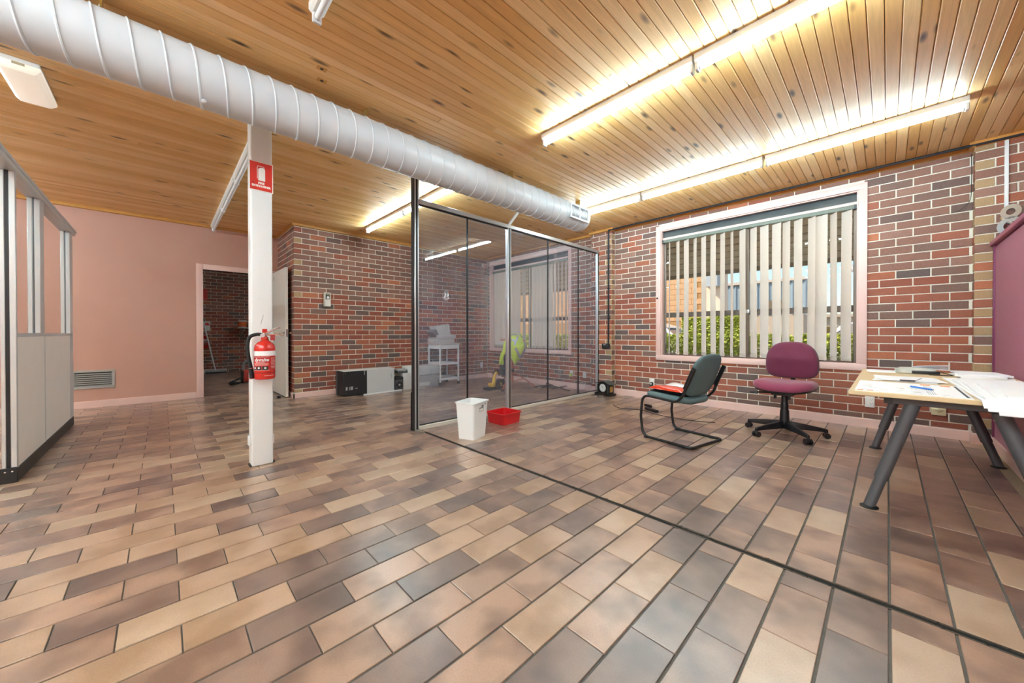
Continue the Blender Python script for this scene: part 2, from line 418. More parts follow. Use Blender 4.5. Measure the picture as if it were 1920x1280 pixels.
def brickwork(parent, u0, u1, z0, z1, holes, face, plane, rz, p, c, ph, limit=300, buff=None):
    items = []; i0 = int((z0-c)//p)-1; i1 = int((z1-c)//p)+1
    for i in range(i0, i1+1):
        za, zb = c+p*i+.005, c+p*(i+1)-.005
        za, zb = max(za, z0), min(zb, z1)
        if zb-za < .012: continue
        off = ph[i % 2]
        n0 = int((u0-off)//.24)-1
        for n in range(n0, int((u1-off)//.24)+2):
            segs = [(max(off+.24*n+.005, u0), min(off+.24*(n+1)-.005, u1))]
            for (h0, h1, v0, v1) in holes:
                if zb > v0 and za < v1:
                    new = []
                    for a, b in segs:
                        if b <= h0 or a >= h1: new.append((a, b))
                        else:
                            if a < h0: new.append((a, h0))
                            if b > h1: new.append((h1, b))
                    segs = new
            for a, b in segs:
                if b-a < .014: continue
                uc, zc = (a+b)/2, (za+zb)/2; loc = (uc, plane, zc) if face == 'y' else (plane, uc, zc)
                ln, hg = round(b-a, 3), round(zb-za, 3)
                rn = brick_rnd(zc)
                if buff and buff(uc, i): rn = random.choice((.95, .95, .74, .1)) if buff(uc, i) != 2 else .95
                jit = random.uniform(-.0015, .0015)
                loc = (loc[0], loc[1]+jit, loc[2]) if face == 'y' else (loc[0]+jit, loc[1], loc[2])
                items.append((view_score(loc, ln*hg), loc, rz, rn, (ln, hg), (lambda ln=ln, hg=hg: brick_mesh(ln, hg))))
    scatter(items, 0, 'brick', M_BRICK, limit, parent)
def wall_boxes(name, label, boxes, m):
    b = MB()
    for q in boxes: b.box(*q)
    return tag(b.build(name, m), label, kind='structure')
REC = .005
W1 = (-2.475, -.152, .612, 2.651); W2 = (-6.415, -4.080, .622, 2.660)      # outer edges of the window architraves
def hole(w): return (w[0]+.045, w[1]-.045, w[2]+.045, w[3]-.045)
h1, h2 = hole(W1), hole(W2)
ya, yb = YW+REC, YW+.24
wr = wall_boxes('wall_window', 'red-brown brick wall around the big window by the chairs',
    [(-3.19, h1[0], ya, yb, -.1, 3), (h1[1], XR+.2, ya, yb, -.1, 3), (h1[0], h1[1], ya, yb, -.1, h1[2]), (h1[0], h1[1], ya, yb, h1[3], 3)], M_MORTAR)
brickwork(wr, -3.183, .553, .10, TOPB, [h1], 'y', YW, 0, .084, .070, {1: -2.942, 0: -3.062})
wl = wall_boxes('wall_window_behind_glass', 'brick wall around the window behind the tinted glass',
    [(XB-.2, h2[0], ya, yb, -.1, 3), (h2[1], -3.19, ya, yb, -.1, 3), (h2[0], h2[1], ya, yb, -.1, h2[2]), (h2[0], h2[1], ya, yb, h2[3], 3)], M_MORTAR)
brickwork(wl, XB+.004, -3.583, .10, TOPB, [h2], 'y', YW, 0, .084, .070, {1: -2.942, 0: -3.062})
wb = wall_boxes('wall_brick', 'long brick side wall with the thermostat', [(XB-.24, XB-REC, YC+REC, YW+.24, -.1, 3)], M_MORTAR)
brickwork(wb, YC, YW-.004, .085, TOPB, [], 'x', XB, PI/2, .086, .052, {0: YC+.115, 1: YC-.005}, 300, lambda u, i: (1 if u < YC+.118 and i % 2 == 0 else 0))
wt = wall_boxes('wall_return', 'short brick return beside the open door', [(XP, XB-.24, YC+REC, YC+.24, -.1, 3)], M_MORTAR)
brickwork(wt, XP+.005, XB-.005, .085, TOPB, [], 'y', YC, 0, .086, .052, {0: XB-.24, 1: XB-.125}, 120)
YPF = 5.375
pl_ = wall_boxes('wall_pier_left', 'brick pier where the glass partition ends', [(-3.583+REC, -3.183-REC, YPF+REC, YW+.02, -.1, 3)], M_MORTAR)
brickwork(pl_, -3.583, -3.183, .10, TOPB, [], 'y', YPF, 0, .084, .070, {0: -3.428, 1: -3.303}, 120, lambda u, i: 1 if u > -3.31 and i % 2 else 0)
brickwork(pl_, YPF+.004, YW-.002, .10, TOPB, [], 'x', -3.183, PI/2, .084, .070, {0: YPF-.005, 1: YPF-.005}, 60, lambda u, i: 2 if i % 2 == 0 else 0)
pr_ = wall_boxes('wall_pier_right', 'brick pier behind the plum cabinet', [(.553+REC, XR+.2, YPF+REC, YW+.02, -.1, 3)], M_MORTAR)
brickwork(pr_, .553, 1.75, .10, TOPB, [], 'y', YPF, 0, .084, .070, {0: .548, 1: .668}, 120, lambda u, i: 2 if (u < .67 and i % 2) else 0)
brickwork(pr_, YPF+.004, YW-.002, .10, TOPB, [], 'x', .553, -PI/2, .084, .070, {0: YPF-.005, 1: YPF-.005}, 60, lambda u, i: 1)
# pink wall with the door opening; unseen walls behind and to the right of the camera
DY0, DY1, DZ = .47, 1.425, 2.05
wall_boxes('wall_pink', 'plain dusty pink wall with the open doorway', [(XP-.11, XP, YR-.1, DY0, -.1, 3), (XP-.11, XP, DY1, YC+.24, -.1, 3), (XP-.11, XP, DY0, DY1, DZ, 3)], M_PINKW)
wall_boxes('wall_rear', 'pink wall behind the camera', [(XP, XR, YR-.15, YR, -.1, 3)], M_PINKW)
wall_boxes('wall_right', 'pink wall to the right of the cabinet', [(XR, XR+.15, YR-.15, YW+.24, -.1, 3)], M_PINKW)
# store room beyond the door
XO = -12.4
wo = wall_boxes('wall_store', 'dark brick wall of the store room beyond the doorway', [(XO-.2, XO-REC, -.7, 3.3, -.1, 3)], M_MORTAR)
brickwork(wo, -.2, 2.4, 0.0, 2.72, [], 'x', XO, PI/2, .086, .06, {0: .2, 1: .32}, 300)
wall_boxes('wall_store_side', 'plain side walls of the store room', [(XO, XP-.11, -.75, -.6, -.1, 3), (XO, XP-.11, 3.2, 3.35, -.1, 3)], M_PINKW)
tag(MB().box(XO-.2, XP-.05, -.75, 3.35, 2.74, 2.9).build('ceiling_store', mat('store_ceiling', '#cfc8bd', .8)), 'plain ceiling of the store room', kind='structure')

# ceiling -------------------------------------------------------------
ceil = MB().box(XP-.1, XR+.1, YR-.1, YW+.2, CEIL+.012, CEIL+.14).build('ceiling', mat('ceiling_void', '#3a2412', .9)); tag(ceil, 'knotty pine board ceiling', kind='structure')
PB = .0697; boards = []
k0 = int((XP+.157)/PB)-1
for k in range(k0, int((XR+.157)/PB)+1):
    xa, xb = -.157+PB*k, -.157+PB*(k+1)
    if xb > XR or xa < XP: continue
    cut = random.uniform(-2.6, 4.6)
    for y0, y1 in ((YR, cut), (cut, YW-.0)):
        if xb < XB and y0 < YC: y1 = min(y1, YC)
        elif xb < XB: continue
        ln = round(y1-y0-.001, 2)
        if ln < .05: continue
        def mk(ln=ln):
            a, b, c = PB/2-.0011, ln/2, .0042; m = MB()
            return m.loft([[(-a+c, -b, 0), (a-c, -b, 0), (a-c, b, 0), (-a+c, b, 0)], [(-a, -b, c), (a, -b, c), (a, b, c), (-a, b, c)], [(-a, -b, .014), (a, -b, .014), (a, b, .014), (-a, b, .014)]])
        boards.append((1.0, ((xa+xb)/2, (y0+y1)/2, CEIL+random.uniform(-.0005, .0008)), 0, random.random(), (ln,), mk))
scatter(boards, 0, 'ceiling_board', M_PINE, 300, ceil)

# beads at the top of the walls, skirtings -----------------------------
def strip(name, pts, prof, m, label):
    """pts: list of (p, q, normal) runs; prof in (out, z)"""
    b = MB()
    for p, q, nrm in pts:
        p, q, nrm = Vector(p), Vector(q), Vector(nrm)
        b.loft([[e+nrm*o_+Vector((0, 0, z)) for o_, z in prof] for e in (p, q)])
    return tag(b.build(name, m), label, kind='structure')
BEAD = [(0, 0), (.032, .008), (.034, .03), (.028, .046), (0, .046)]
for i, (p, q, nrm) in enumerate((((-3.183, YW, TOPB), (.553, YW, TOPB), (0, -1, 0)), ((XB, YW, TOPB), (-3.583, YW, TOPB), (0, -1, 0)),
        ((-3.61, YPF, TOPB), (-3.15, YPF, TOPB), (0, -1, 0)), ((-3.183, YPF-.03, TOPB), (-3.183, YW, TOPB), (1, 0, 0)),
        ((.52, YPF, TOPB), (XR, YPF, TOPB), (0, -1, 0)), ((.553, YPF-.03, TOPB), (.553, YW, TOPB), (-1, 0, 0)),
        ((XB, YC-.03, TOPB), (XB, YW, TOPB), (1, 0, 0)), ((XP, YC, TOPB), (XB+.03, YC, TOPB), (0, -1, 0)), ((XP, YR, TOPB), (XP, YC, TOPB), (1, 0, 0)))):
    strip('trim_%d' % (i+1), [(p, q, nrm)], BEAD, M_TRIM, 'honey pine bead where the wall meets the ceiling')
SK = [(0, 0), (.016, 0), (.016, .088), (.012, .094), (0, .094)]
SK2 = [(0, 0), (.016, 0), (.016, .07), (.012, .076), (0, .076)]
for nm, p, q, nrm, pf in (('window', (-3.183, YW, 0), (.553, YW, 0), (0, -1, 0), SK), ('window_behind_glass', (XB, YW, 0), (-3.583, YW, 0), (0, -1, 0), SK),
        ('pier_left', (-3.6, YPF, 0), (-3.167, YPF, 0), (0, -1, 0), SK), ('pier_left_side', (-3.183, YPF, 0), (-3.183, YW, 0), (1, 0, 0), SK),
        ('pier_right', (.537, YPF, 0), (1.7, YPF, 0), (0, -1, 0), SK), ('pier_right_side', (.553, YPF, 0), (.553, YW, 0), (-1, 0, 0), SK),
        ('brick', (XB, YC-.016, 0), (XB, YW, 0), (1, 0, 0), SK2), ('return', (XP, YC, 0), (XB+.016, YC, 0), (0, -1, 0), SK2), ('pink', (XP, YR, 0), (XP, DY0-.085, 0), (1, 0, 0), SK)):
    strip('baseboard_'+nm, [(p, q, nrm)], pf, M_PINK, 'pale pink painted skirting board')

# ================================================================== windows
def make_window(n, w, label):
    x0, x1, z0, z1 = w; t = struct('window_%d' % n, label)
    A = .072; yi, yo = YW-.018, YW+.10
    ix0, ix1, iz0, iz1 = x0+A, x1-A, z0+A, z1-A
    for nm, b in (('architrave', (x0, x1, yi, YW+.004, iz1, z1)), ('architrave', (x0, x1, yi, YW+.004, z0, iz0)), ('architrave', (x0, ix0, yi, YW+.004, iz0, iz1)), ('architrave', (ix1, x1, yi, YW+.004, iz0, iz1))):
        MB().box(*b).build(nm, M_PINK, t, bevel=.004, seg=2)
    J = .012
    MB().box(x0+.045, ix0+J, YW+.004, yo, iz0-.027, iz1+.027).build('reveal', M_PINK, t)
    MB().box(ix1-J, x1-.045, YW+.004, yo, iz0-.027, iz1+.027).build('reveal', M_PINK, t)
    MB().box(ix0+J, ix1-J, YW+.004, yo, iz1-J, iz1+.027).build('reveal', M_PINK, t)
    MB().box(ix0+J, ix1-J, YW+.004, yo, iz0-.027, iz0+.006).build('sill', M_PINK, t)
    a0, a1, b0, b1 = ix0+J, ix1-J, iz0+.006, iz1-J
    zb = b1-.095                                     # dark head panel over a pink rail
    MB().box(a0, a1, YW+.055, YW+.075, zb, b1).build('head_panel', mat('slate_gloss_panel', '#252d32', .14, var=.25, scale=9), t)
    MB().box(a0, a1, YW+.035, YW+.085, zb-.034, zb).build('head_rail', M_PINK, t, bevel=.004)
    c1 = zb-.034; fw = .03; ya_, yb_ = YW+.065, YW+.105
    xm = (a0+a1)/2+.03; zt0, zt1 = b0+.57, b0+.642
    for b in ((a0, a0+fw, ya_, yb_, b0, c1), (a1-fw, a1, ya_, yb_, b0, c1), (a0+fw, a1-fw, ya_, yb_, c1-fw, c1), (a0+fw, a1-fw, ya_, yb_, b0, b0+fw)):
        MB().box(*b).build('sash_frame', M_BRONZE, t, bevel=.003, seg=1)
    MB().box(xm-.022, xm+.022, ya_-.01, yb_, b0+fw, c1-fw).build('mullion', M_BRONZE, t, bevel=.004, seg=1)
    for xa, xb in ((a0+fw, xm-.022), (xm+.022, a1-fw)):
        MB().box(xa, xb, ya_, yb_, zt0, zt1).build('transom', mat('transom_bronze', '#6a6058', .5, .3), t, bevel=.004, seg=1)
        for za, zb_ in ((b0+fw, zt0), (zt1, c1-fw)):
            MB().box(xa, xb, YW+.083, YW+.088, za, zb_).build('pane', M_GLASS_W, t)
    MB().box(xm-.012, xm+.03, ya_-.03, ya_-.008, zt0+.02, zt0+.07).build('catch', M_ALU, t, bevel=.004)
    MB().box(a1-.05, a1-.03, ya_-.02, ya_, 1.70, 1.78).build('catch', M_ALU, t, bevel=.004)
    return a0, a1, b0, c1
wi1 = make_window(1, W1, 'wide pink framed window with bronze sashes behind the chairs')
wi2 = make_window(2, W2, 'wide pink framed window with bronze sashes behind the tinted glass')
kn = MB(); kn.lathe([(.004, 0), (.006, .01), (.013, .016), (.013, .024), (.006, .03)], 12); kn.xf(Matrix.Rotation(PI/2, 4, 'X'))
tag(kn.build('frame_stud', M_RUBBER, None, (W1[0]+.03, YW-.018, 1.553), smooth=True), 'small dark round stud on the left side of the pink window frame', 'stud')

def vane_mesh(wd, hg, curve=.006):
    m = MB(); t = .0009; nz = 10; nx = 4; ph = random.uniform(0, 6)
    def S(u, v, s):
        x = (u-.5)*wd; z = -v*hg
        y = curve*(1-(2*u-1)**2)+.004*math.sin(v*3+ph)*v
        return (x+.006*math.sin(v*2.2+ph)*v, y+s*t, z)
    m.grid(lambda u, v: S(u, v, 1), nx, nz); m.grid(lambda u, v: S(u, v, -1), nx, nz)
    n = (nx+1)*(nz+1); W_ = nz+1
    rim = [i*W_ for i in range(nx+1)]+[nx*W_+j for j in range(1, nz+1)]+[i*W_+nz for i in range(nx-1, -1, -1)]+[j for j in range(nz-1, 0, -1)]
    for a, b in zip(rim, rim[1:]+rim[:1]): m.f.append((a, b, b+n, a+n))
    return m
def make_blind(w, spec, label, name='vertical_blind'):
    a0, a1, b0, c1 = w; y = YW+.020; top = c1-.005
    t = thing(name, label, 'blind', ((a0+a1)/2, y, top))
    L = (a1-a0)/2-.004
    MB().box(-L, L, -.016, .018, -.044, 0).build('headrail', mat('headrail_sage', '#70766b', .5), t, bevel=.006, seg=2)
    MB().box(-L-.002, -L+.02, -.017, .019, -.046, .001).build('end_cap', M_BLACK, t)
    MB().box(L-.02, L+.002, -.017, .019, -.046, .001).build('end_cap', M_BLACK, t)
    hg = top-.046-(b0+.016)
    for x, ang in spec:
        xl = x-(a0+a1)/2
        v = vane_mesh(.127, hg-.006).build('vane', M_VANE, t, (xl, 0, -.052), math.radians(ang), smooth=True, angle=50)
        k = MB(); k.box(-.058, .058, .001, .0045, -hg+.012, -hg+.055); k.build('weight', mat('vane_hem', '#c9c1b6', .8), v)
        k = MB(); k.box(-.006, .006, -.003, .003, -.004, .014); k.build('clip', mat('clip_grey', '#9a9c96', .5), v)
    m = MB()
    m.tube([(-L+.05, .0, -.044), (-L+.052, .004, -1.0), (-L+.05, 0, -hg+.1)], .0016, 5); m.build('cord', M_WHITE, t)
    return t
xs = [-2.281, -2.159, -2.04, -1.919, -1.805, -1.681, -1.564, -1.452, -1.329, -1.205, -1.089, -.961, -.862, -.749, -.621, -.533, -.43, -.319]
an = [-74, -50, -40, -53, -45, -43, -49, -61, -45, -45, -36, -36, -46, -44, -51, -30, -59, -44]
make_blind(wi1, list(zip(xs, an)), 'cream fabric vertical blind with turned vanes in the window by the chairs')
sp2 = [(-6.23+.092*i, random.uniform(-14, -6)) for i in range(9)]+[(-5.33, -75), (-5.17, -35)]+[(-5.06+.092*i, random.uniform(-14, -6)) for i in range(6)]+[(-4.50, -30), (-4.41, -38), (-4.32, -40), (-4.23, -38)]
make_blind(wi2, sp2, 'off-white vertical blind, mostly closed, behind the tinted glass')

# ================================================================== door and frame
fr = struct('door_1', 'white flush door standing open beside the brick return')
for b in ((XP-.11, XP+.018, DY0-.085, DY0+.0, 0, DZ+.085), (XP-.11, XP+.018, DY1, DY1+.07, 0, DZ+.085), (XP-.11, XP+.018, DY0, DY1, DZ, DZ+.085)):
    MB().box(*b).build('door_frame', M_PINK, fr, bevel=.006, seg=2)
lf = MB().box(0, .965, -.038, 0, .012, 2.075).build('door_leaf', mat('ivory_door', '#dcd6cb', .45, var=.03, scale=5), fr, (XP+.03, DY1+.005, 0), math.radians(0.6), bevel=.003, seg=1)
h = MB(); h.lathe([(.026, 0), (.026, .006), (.012, .010), (.010, .03), (.022, .042), (.024, .06), (.016, .07)], 16); h.xf(Matrix.Translation((.90, -.038, 1.03)) @ Matrix.Rotation(PI/2, 4, 'X')); h.build('door_knob', M_CHROME, lf, smooth=True)
h = MB(); h.lathe([(.026, 0), (.026, .006), (.012, .010), (.010, .03), (.022, .042), (.024, .06), (.016, .07)], 16); h.xf(Matrix.Translation((.90, 0, 1.03)) @ Matrix.Rotation(-PI/2, 4, 'X')); h.build('door_knob', M_CHROME, lf, smooth=True)
MB().box(.9655, .9665, -.030, -.008, .97, 1.09).build('latch_plate', M_CHROME, lf)
MB().cyl((.22, -.038, 1.97), (.22, -.044, 1.97), .04, n=20).build('door_disc', mat('ivory_disc', '#cfc9bd', .5), lf, smooth=True)
ds = thing('door_wedge', 'small black rubber doorstop block under the open door', 'doorstop', (-6.69, 1.32, 0))
MB().loft([[(-.04, -.02, 0), (.04, -.02, 0), (.04, .02, 0), (-.04, .02, 0)], [(-.04, -.02, .028), (.03, -.02, .034), (.03, .02, .034), (-.04, .02, .028)]]).build('block', M_RUBBER, ds, bevel=.004)

# return air grille on the pink wall
vg = thing('wall_vent', 'grey louvred return-air grille low on the pink wall', 'vent', (XP, -.69, .262))
wv, hv = .40, .255
for b in ((0, .014, -wv/2, wv/2, 0, .03), (0, .014, -wv/2, wv/2, hv-.03, hv), (0, .014, -wv/2, -wv/2+.03, .03, hv-.03), (0, .014, wv/2-.03, wv/2, .03, hv-.03)):
    MB().box(*b).build('frame', mat('vent_grey', '#a9a6a2', .45, .2), vg, bevel=.003, seg=1)
MB().box(.0005, .002, -wv/2+.03, wv/2-.03, .03, hv-.03).build('backing', mat('vent_dark', '#35322f', .8), vg)
for i in range(7):
    z = .045+i*.027
    MB().add([(.002, -wv/2+.03, z), (.012, -wv/2+.03, z-.014), (.012, wv/2-.03, z-.014), (.002, wv/2-.03, z), (.002, -wv/2+.03, z+.003), (.012, -wv/2+.03, z-.011), (.012, wv/2-.03, z-.011), (.002, wv/2-.03, z+.003)],
             [(0, 1, 2, 3), (4, 7, 6, 5), (0, 4, 5, 1), (1, 5, 6, 2), (2, 6, 7, 3), (3, 7, 4, 0)]).build('louvre', mat('vent_slat', '#8f8c88', .45, .2), vg)

# ================================================================== tinted glass partition
XG = -3.452
gp = thing('glass_partition', 'tinted glass office partition with silver posts and rails', 'partition', (XG, 1.92, 0))
def post(y, wy, wx, z1, nm='post'):
    p = MB().box(-wx/2, wx/2, y-wy/2, y+wy/2, 0, z1).build(nm, M_ALU, gp, bevel=.004, seg=1)
    MB().box(wx/2, wx/2+.0015, y-.010, y+.010, .0, z1).build('slot', M_BLACK, p)
    return p
post(0.0, .055, .055, CEIL)
MB().box(-.03, .026, -.034, -.028, 0, CEIL-.002).build('edge_seal', M_BLACK, gp)
MB().bar((-.036, -.030, 0), (-.030, -.030, .40), .02, .01).build('loose_seal', M_BLACK, gp)
post(1.345, .058, .055, 2.40)
post(3.437, .034, .05, 2.40)
TRL = 2.388
MB().box(-.03, .03, .027, 3.455, TRL, TRL+.048).build('top_rail', M_ALU, gp, bevel=.004, seg=1)
MB().box(-.012, .012, .027, 3.42, TRL-.012, TRL).build('seal', M_BLACK, gp)
MB().box(-.032, .032, .027, 3.42, 0.0, .042).build('bottom_rail', mat('rail_cream', '#d5cfc6', .4, .2), gp, bevel=.004, seg=1)
MB().box(-.012, .012, .027, 3.42, .042, .050).build('seal', M_BLACK, gp)
MB().bar((.0, 1.345, 2.43), (.0, 1.62, CEIL-.002), .03, .03).build('brace', M_ALU, gp)
ys = [.028, .675, 1.316, 1.374, 2.136, 2.885, 3.42]
for a, b in ((ys[0], ys[1]), (ys[1], ys[2]), (ys[3], ys[4]), (ys[4], ys[5]), (ys[5], ys[6])):
    MB().box(-.004, .004, a+.003, b-.003, .045, TRL-.004).build('glass_pane', M_GLASS_T, gp)
for y in (ys[1], ys[4], ys[5]): MB().box(-.006, .006, y-.010, y+.010, .045, TRL-.004).build('joint_seal', M_BLACK, gp)
MB().box(-.01, .16, -.028, .02, 0, .012).build('foot_plate', mat('foot_plate', '#8f8a80', .5, .5), gp, bevel=.003)

# ================================================================== left booth partition
YB = -.728
bp = thing('booth_partition', 'half glazed booth partition with cream lower panels and grey frame', 'partition', (-4.16, YB, 0))
# local x runs negative (away), face looks to +y; second face along -y looks to +x
LX = -2.19; T = .062
MB().box(LX, 0, -T-.006, .006, 0, .095).build('kick_plate', mat('charcoal_kick', '#2e2d2c', .5), bp, bevel=.003, seg=1)
MB().box(0, .010, -T-.012, .006, 0, .105).build('kick_end', M_BLACK, bp, bevel=.003, seg=1)
for y in (-.016, -.046): MB().cyl((.010, y, .080), (.013, y, .080), .005, n=8).build('screw', M_CHROME, bp)
for a, b in ((LX+.05, -.858), (-.852, -.03)): MB().box(a, b, -T+.006, 0, .095, 1.0).build('lower_panel', M_CREAM, bp, bevel=.002, seg=1)
MB().box(-.858, -.852, -T+.01, .002, .095, 1.0).build('panel_joint', M_SILVER, bp)
MB().box(LX+.05, -.03, -T, .004, 1.0, 1.025).build('mid_rail', M_SILVER, bp, bevel=.002, seg=1)
MB().box(LX-.12, .45, -T-.012, .014, 2.135, 2.168).build('top_rail', M_SILVER, bp, bevel=.004, seg=1)
MB().box(LX-.14, .47, -T-.016, .020, 2.168, 2.195).build('cap_rail', M_SILVER, bp, bevel=.004, seg=1)
for a, b, z0 in ((-.835, -.70, 1.025), (LX, LX+.16, .095)):
    for y0, y1 in ((-T, -.037), (-.027, .004)): MB().box(a, b, y0, y1, z0, 2.135).build('mullion', M_SILVER, bp, bevel=.003, seg=1)
    MB().box(a+.002, b-.002, -.037, -.027, z0, 2.135).build('groove', mat('groove_grey', '#5a6066', .5), bp)
for y0, y1 in ((-T, -.042), (-.024, .004)): MB().box(-.030, 0, y0, y1, .095, 2.135).build('end_post', M_SILVER, bp, bevel=.003, seg=1)
MB().box(-.028, -.004, -.042, -.024, .095, 2.135).build('gasket', M_BLACK, bp)
for a, b in ((-.70, -.030), (LX+.16, -.835)): MB().box(a, b, -.034, -.030, 1.025, 2.135).build('glass_pane', M_GLASS_L, bp)

# ================================================================== duct
XD, ZD, RD, YD0, YD1 = -2.842, 2.533, .157, -1.9, 4.02
du = thing('spiral_duct', 'white spiral-wound round air duct hung under the pine ceiling', 'duct', (XD, 0, ZD))
n = 40; m = MB(); secs = [(YD0, RD)]+[(YD1-.02, RD), (YD1, RD-.006), (YD1+.001, RD-.02)]
m.loft([[(r*math.cos(2*PI*k/n), y, r*math.sin(2*PI*k/n)) for k in range(n)] for y, r in secs]); m.build('duct_tube', M_DUCT, du, smooth=True, angle=30)
pts = []; pitch = .1252; y = YD0+.01; N_ = 28; i = 0
while True:
    a = 2*PI*i/N_; yy = YD0+.028+pitch*i/N_
    if yy > YD1-.03: break
    pts.append(((RD+.0005)*math.cos(-a+.6), yy, (RD+.0005)*math.sin(-a+.6))); i += 1
MB().tube(pts, .0062, 6).build('spiral_seam', M_DUCT, du, smooth=True)
# grille near the end, facing the room
g0, g1, gz0, gz1, gx = 3.585, 3.965, -.095, .085, .142
for b in ((gx, gx+.024, g0, g1, gz1-.022, gz1), (gx, gx+.024, g0, g1, gz0, gz0+.022), (gx, gx+.024, g0, g0+.022, gz0+.022, gz1-.022), (gx, gx+.024, g1-.022, g1, gz0+.022, gz1-.022), (gx, gx+.022, (g0+g1)/2-.008, (g0+g1)/2+.008, gz0+.022, gz1-.022)):
    MB().box(*b).build('grille_frame', M_WHITE, du, bevel=.003, seg=1)
MB().box(gx-.02, gx+.004, g0+.01, g1-.01, gz0+.012, gz1-.012).build('grille_box', mat('grille_grey', '#6e7072', .6), du)
for a, b in ((g0+.022, (g0+g1)/2-.008), ((g0+g1)/2+.008, g1-.022)):
    for j in range(9):
        yy = a+(b-a)*(j+.5)/9
        MB().box(gx+.004, gx+.016, yy-.0018, yy+.0018, gz0+.022, gz1-.022).build('grille_blade', mat('blade_grey', '#9b9da0', .4), du)
for yy in (-.22, 1.15, 2.72, 3.95):
    h = MB().box(-.035, .035, yy-.004, yy+.004, .165, CEIL-ZD).build('hanger', mat('brass_bracket', '#b08a4a', .4, .6), du)
    MB().cyl((.0, yy-.004, .15), (.0, yy-.004, .19), .008, n=8).build('hanger_bolt', M_ALU, h)
MB().lathe([(.012, 0), (.014, .012), (.006, .016)], 10, (0, 0, 0)).xf(Matrix.Translation((.06, .18, -.150)) @ Matrix.Rotation(PI-.4, 4, 'Y')).build('plug', M_DUCT, du, smooth=True)

# ================================================================== column, sign
cl = thing('steel_column', 'white square steel column standing free on the tiled floor', 'column', (-3.425, .555, 0))
MB().box(-.065, .065, -.070, .070, 0, CEIL).build('shaft', mat('column_white', '#e8e8e8', .4), cl, bevel=.012, seg=3)
for s_, z in ((-1, .155), (1, .145)):
    MB().box(-.03, .03, s_*.070, s_*.084, z, z+.075).build('clip', M_WHITE, cl, bevel=.004, seg=1)
    MB().box(-.02, .05, s_*.068, s_*.082, .0, .012).build('foot_tab', mat('dark_tab', '#3a352f', .8), cl)
m = MB(); m.tube(catmull([(.066, .008, 1.165), (.067, -.004, 1.12), (.067, -.01, 1.09)], 4), .0012, 5); m.build('wire_mark', mat('wire_grey', '#8a8a8a', .5), cl)
sg = thing('fire_sign', 'red and white fire extinguisher sign fixed high on the white column', 'sign', (-3.358, .553, 2.228))
sgr = mat('sign_red', '#d8382c', .4); sgw = mat('sign_white', '#f2eee8', .5)
hw, hh = .0775, .112
MB().box(0, .003, -hw, hw, -hh, hh).build('plate', sgw, sg)
MB().box(.003, .0036, -hw+.006, hw-.006, -hh+.006, hh-.006).build('red_field', sgr, sg)
ic = MB(); cy, cz0, cz1 = .003, -.032, .07
ic.prism([(cy-.022, cz0), (cy+.022, cz0), (cy+.022, cz1-.012), (cy+.014, cz1-.002), (cy+.006, cz1), (cy-.010, cz1-.004), (cy-.022, cz1-.014)], .0036, .0042, 'x'); ic.build('icon_body', sgw, sg)
ic = MB(); ic.tube(fillet([(.0039, cy-.028, cz0+.012), (.0039, cy-.028, cz1+.008), (.0039, cy+.008, cz1+.008), (.0039, cy+.018, cz1)], .01), .0022, 5); ic.build('icon_hose', sgw, sg)
RX = (PI/2, 0, PI/2)
text_mesh('lettering', 'FIRE', .022, sgw, sg, (.0037, 0, -.052), RX, bold=.0012)
text_mesh('lettering', 'EXTINGUISHER', .0205, sgw, sg, (.0037, 0, -.075), RX, bold=.0012, sx=.86)
MB().cyl((.0036, -.05, -.052), (.005, -.05, -.052), .004, n=8).build('screw', mat('screw_dark', '#7a2a20', .5), sg)

# ================================================================== fluorescent fittings
def make_batten(lit, L=1.262, tm=None):
    t = thing('fluorescent_batten', 'x', 'light')
    b = MB(); b.prism([(-.037, 0), (.037, 0), (.037, -.036), (.022, -.048), (-.022, -.048), (-.037, -.036)], .002, L-.002, 'x'); b.build('body', mat('batten_white', '#dedad4', .45), t)
    for x in (.012, L-.012):
        e = MB(); e.box(x-.010, x+.010, -.022, .022, -.096, -.042); e.build('lamp_holder', M_WHITE, t, bevel=.004, seg=1)
    for x0_, x1_ in ((.03, L-.03),):
        MB().cyl((x0_, 0, -.072), (x1_, 0, -.072), .016, n=12).build('tube', (tm or M_TUBE) if lit else M_TUBE_OFF, t, smooth=True)
        for x in (.021, L-.03): MB().cyl((x, 0, -.072), (x+.010, 0, -.072), .0163, n=12).build('tube_cap', M_ALU, t, smooth=True)
    s = MB(); s.cyl((L*.4, .037, -.02), (L*.4, .041, -.02), .008, n=10); s.build('starter', M_WHITE, t)
    return t
def place(proto, used, x, y, label, group):
    o = proto if not used else copy_tree(proto); o.location = (x, y, CEIL); o['label'] = label; o['group'] = group; return o
lit = make_batten(True); fill_batten = make_batten(True, tm=M_TUBE_FILL); off = make_batten(False)
rows = [(-5.96, 2.44, 'lit fluorescent batten over the brick wall, far end of its row'), (-4.69, 2.44, 'lit fluorescent batten crossing above the glass corner post'),
        (-2.12, 2.44, 'lit fluorescent batten just right of the duct, over the red tub'), (-.85, 2.44, 'lit fluorescent batten cut by the top edge of the photo'),
        (-3.40, 4.31, 'lit fluorescent batten seen behind the end of the duct'), (-2.125, 4.31, 'lit fluorescent batten between the duct end and the window corner'),
        (-.845, 4.31, 'lit fluorescent batten nearest the right brick pier')]
for i, (x, y, lb) in enumerate(rows): place(lit, i, x, y, lb, 'lit fluorescent battens on the pine ceiling')
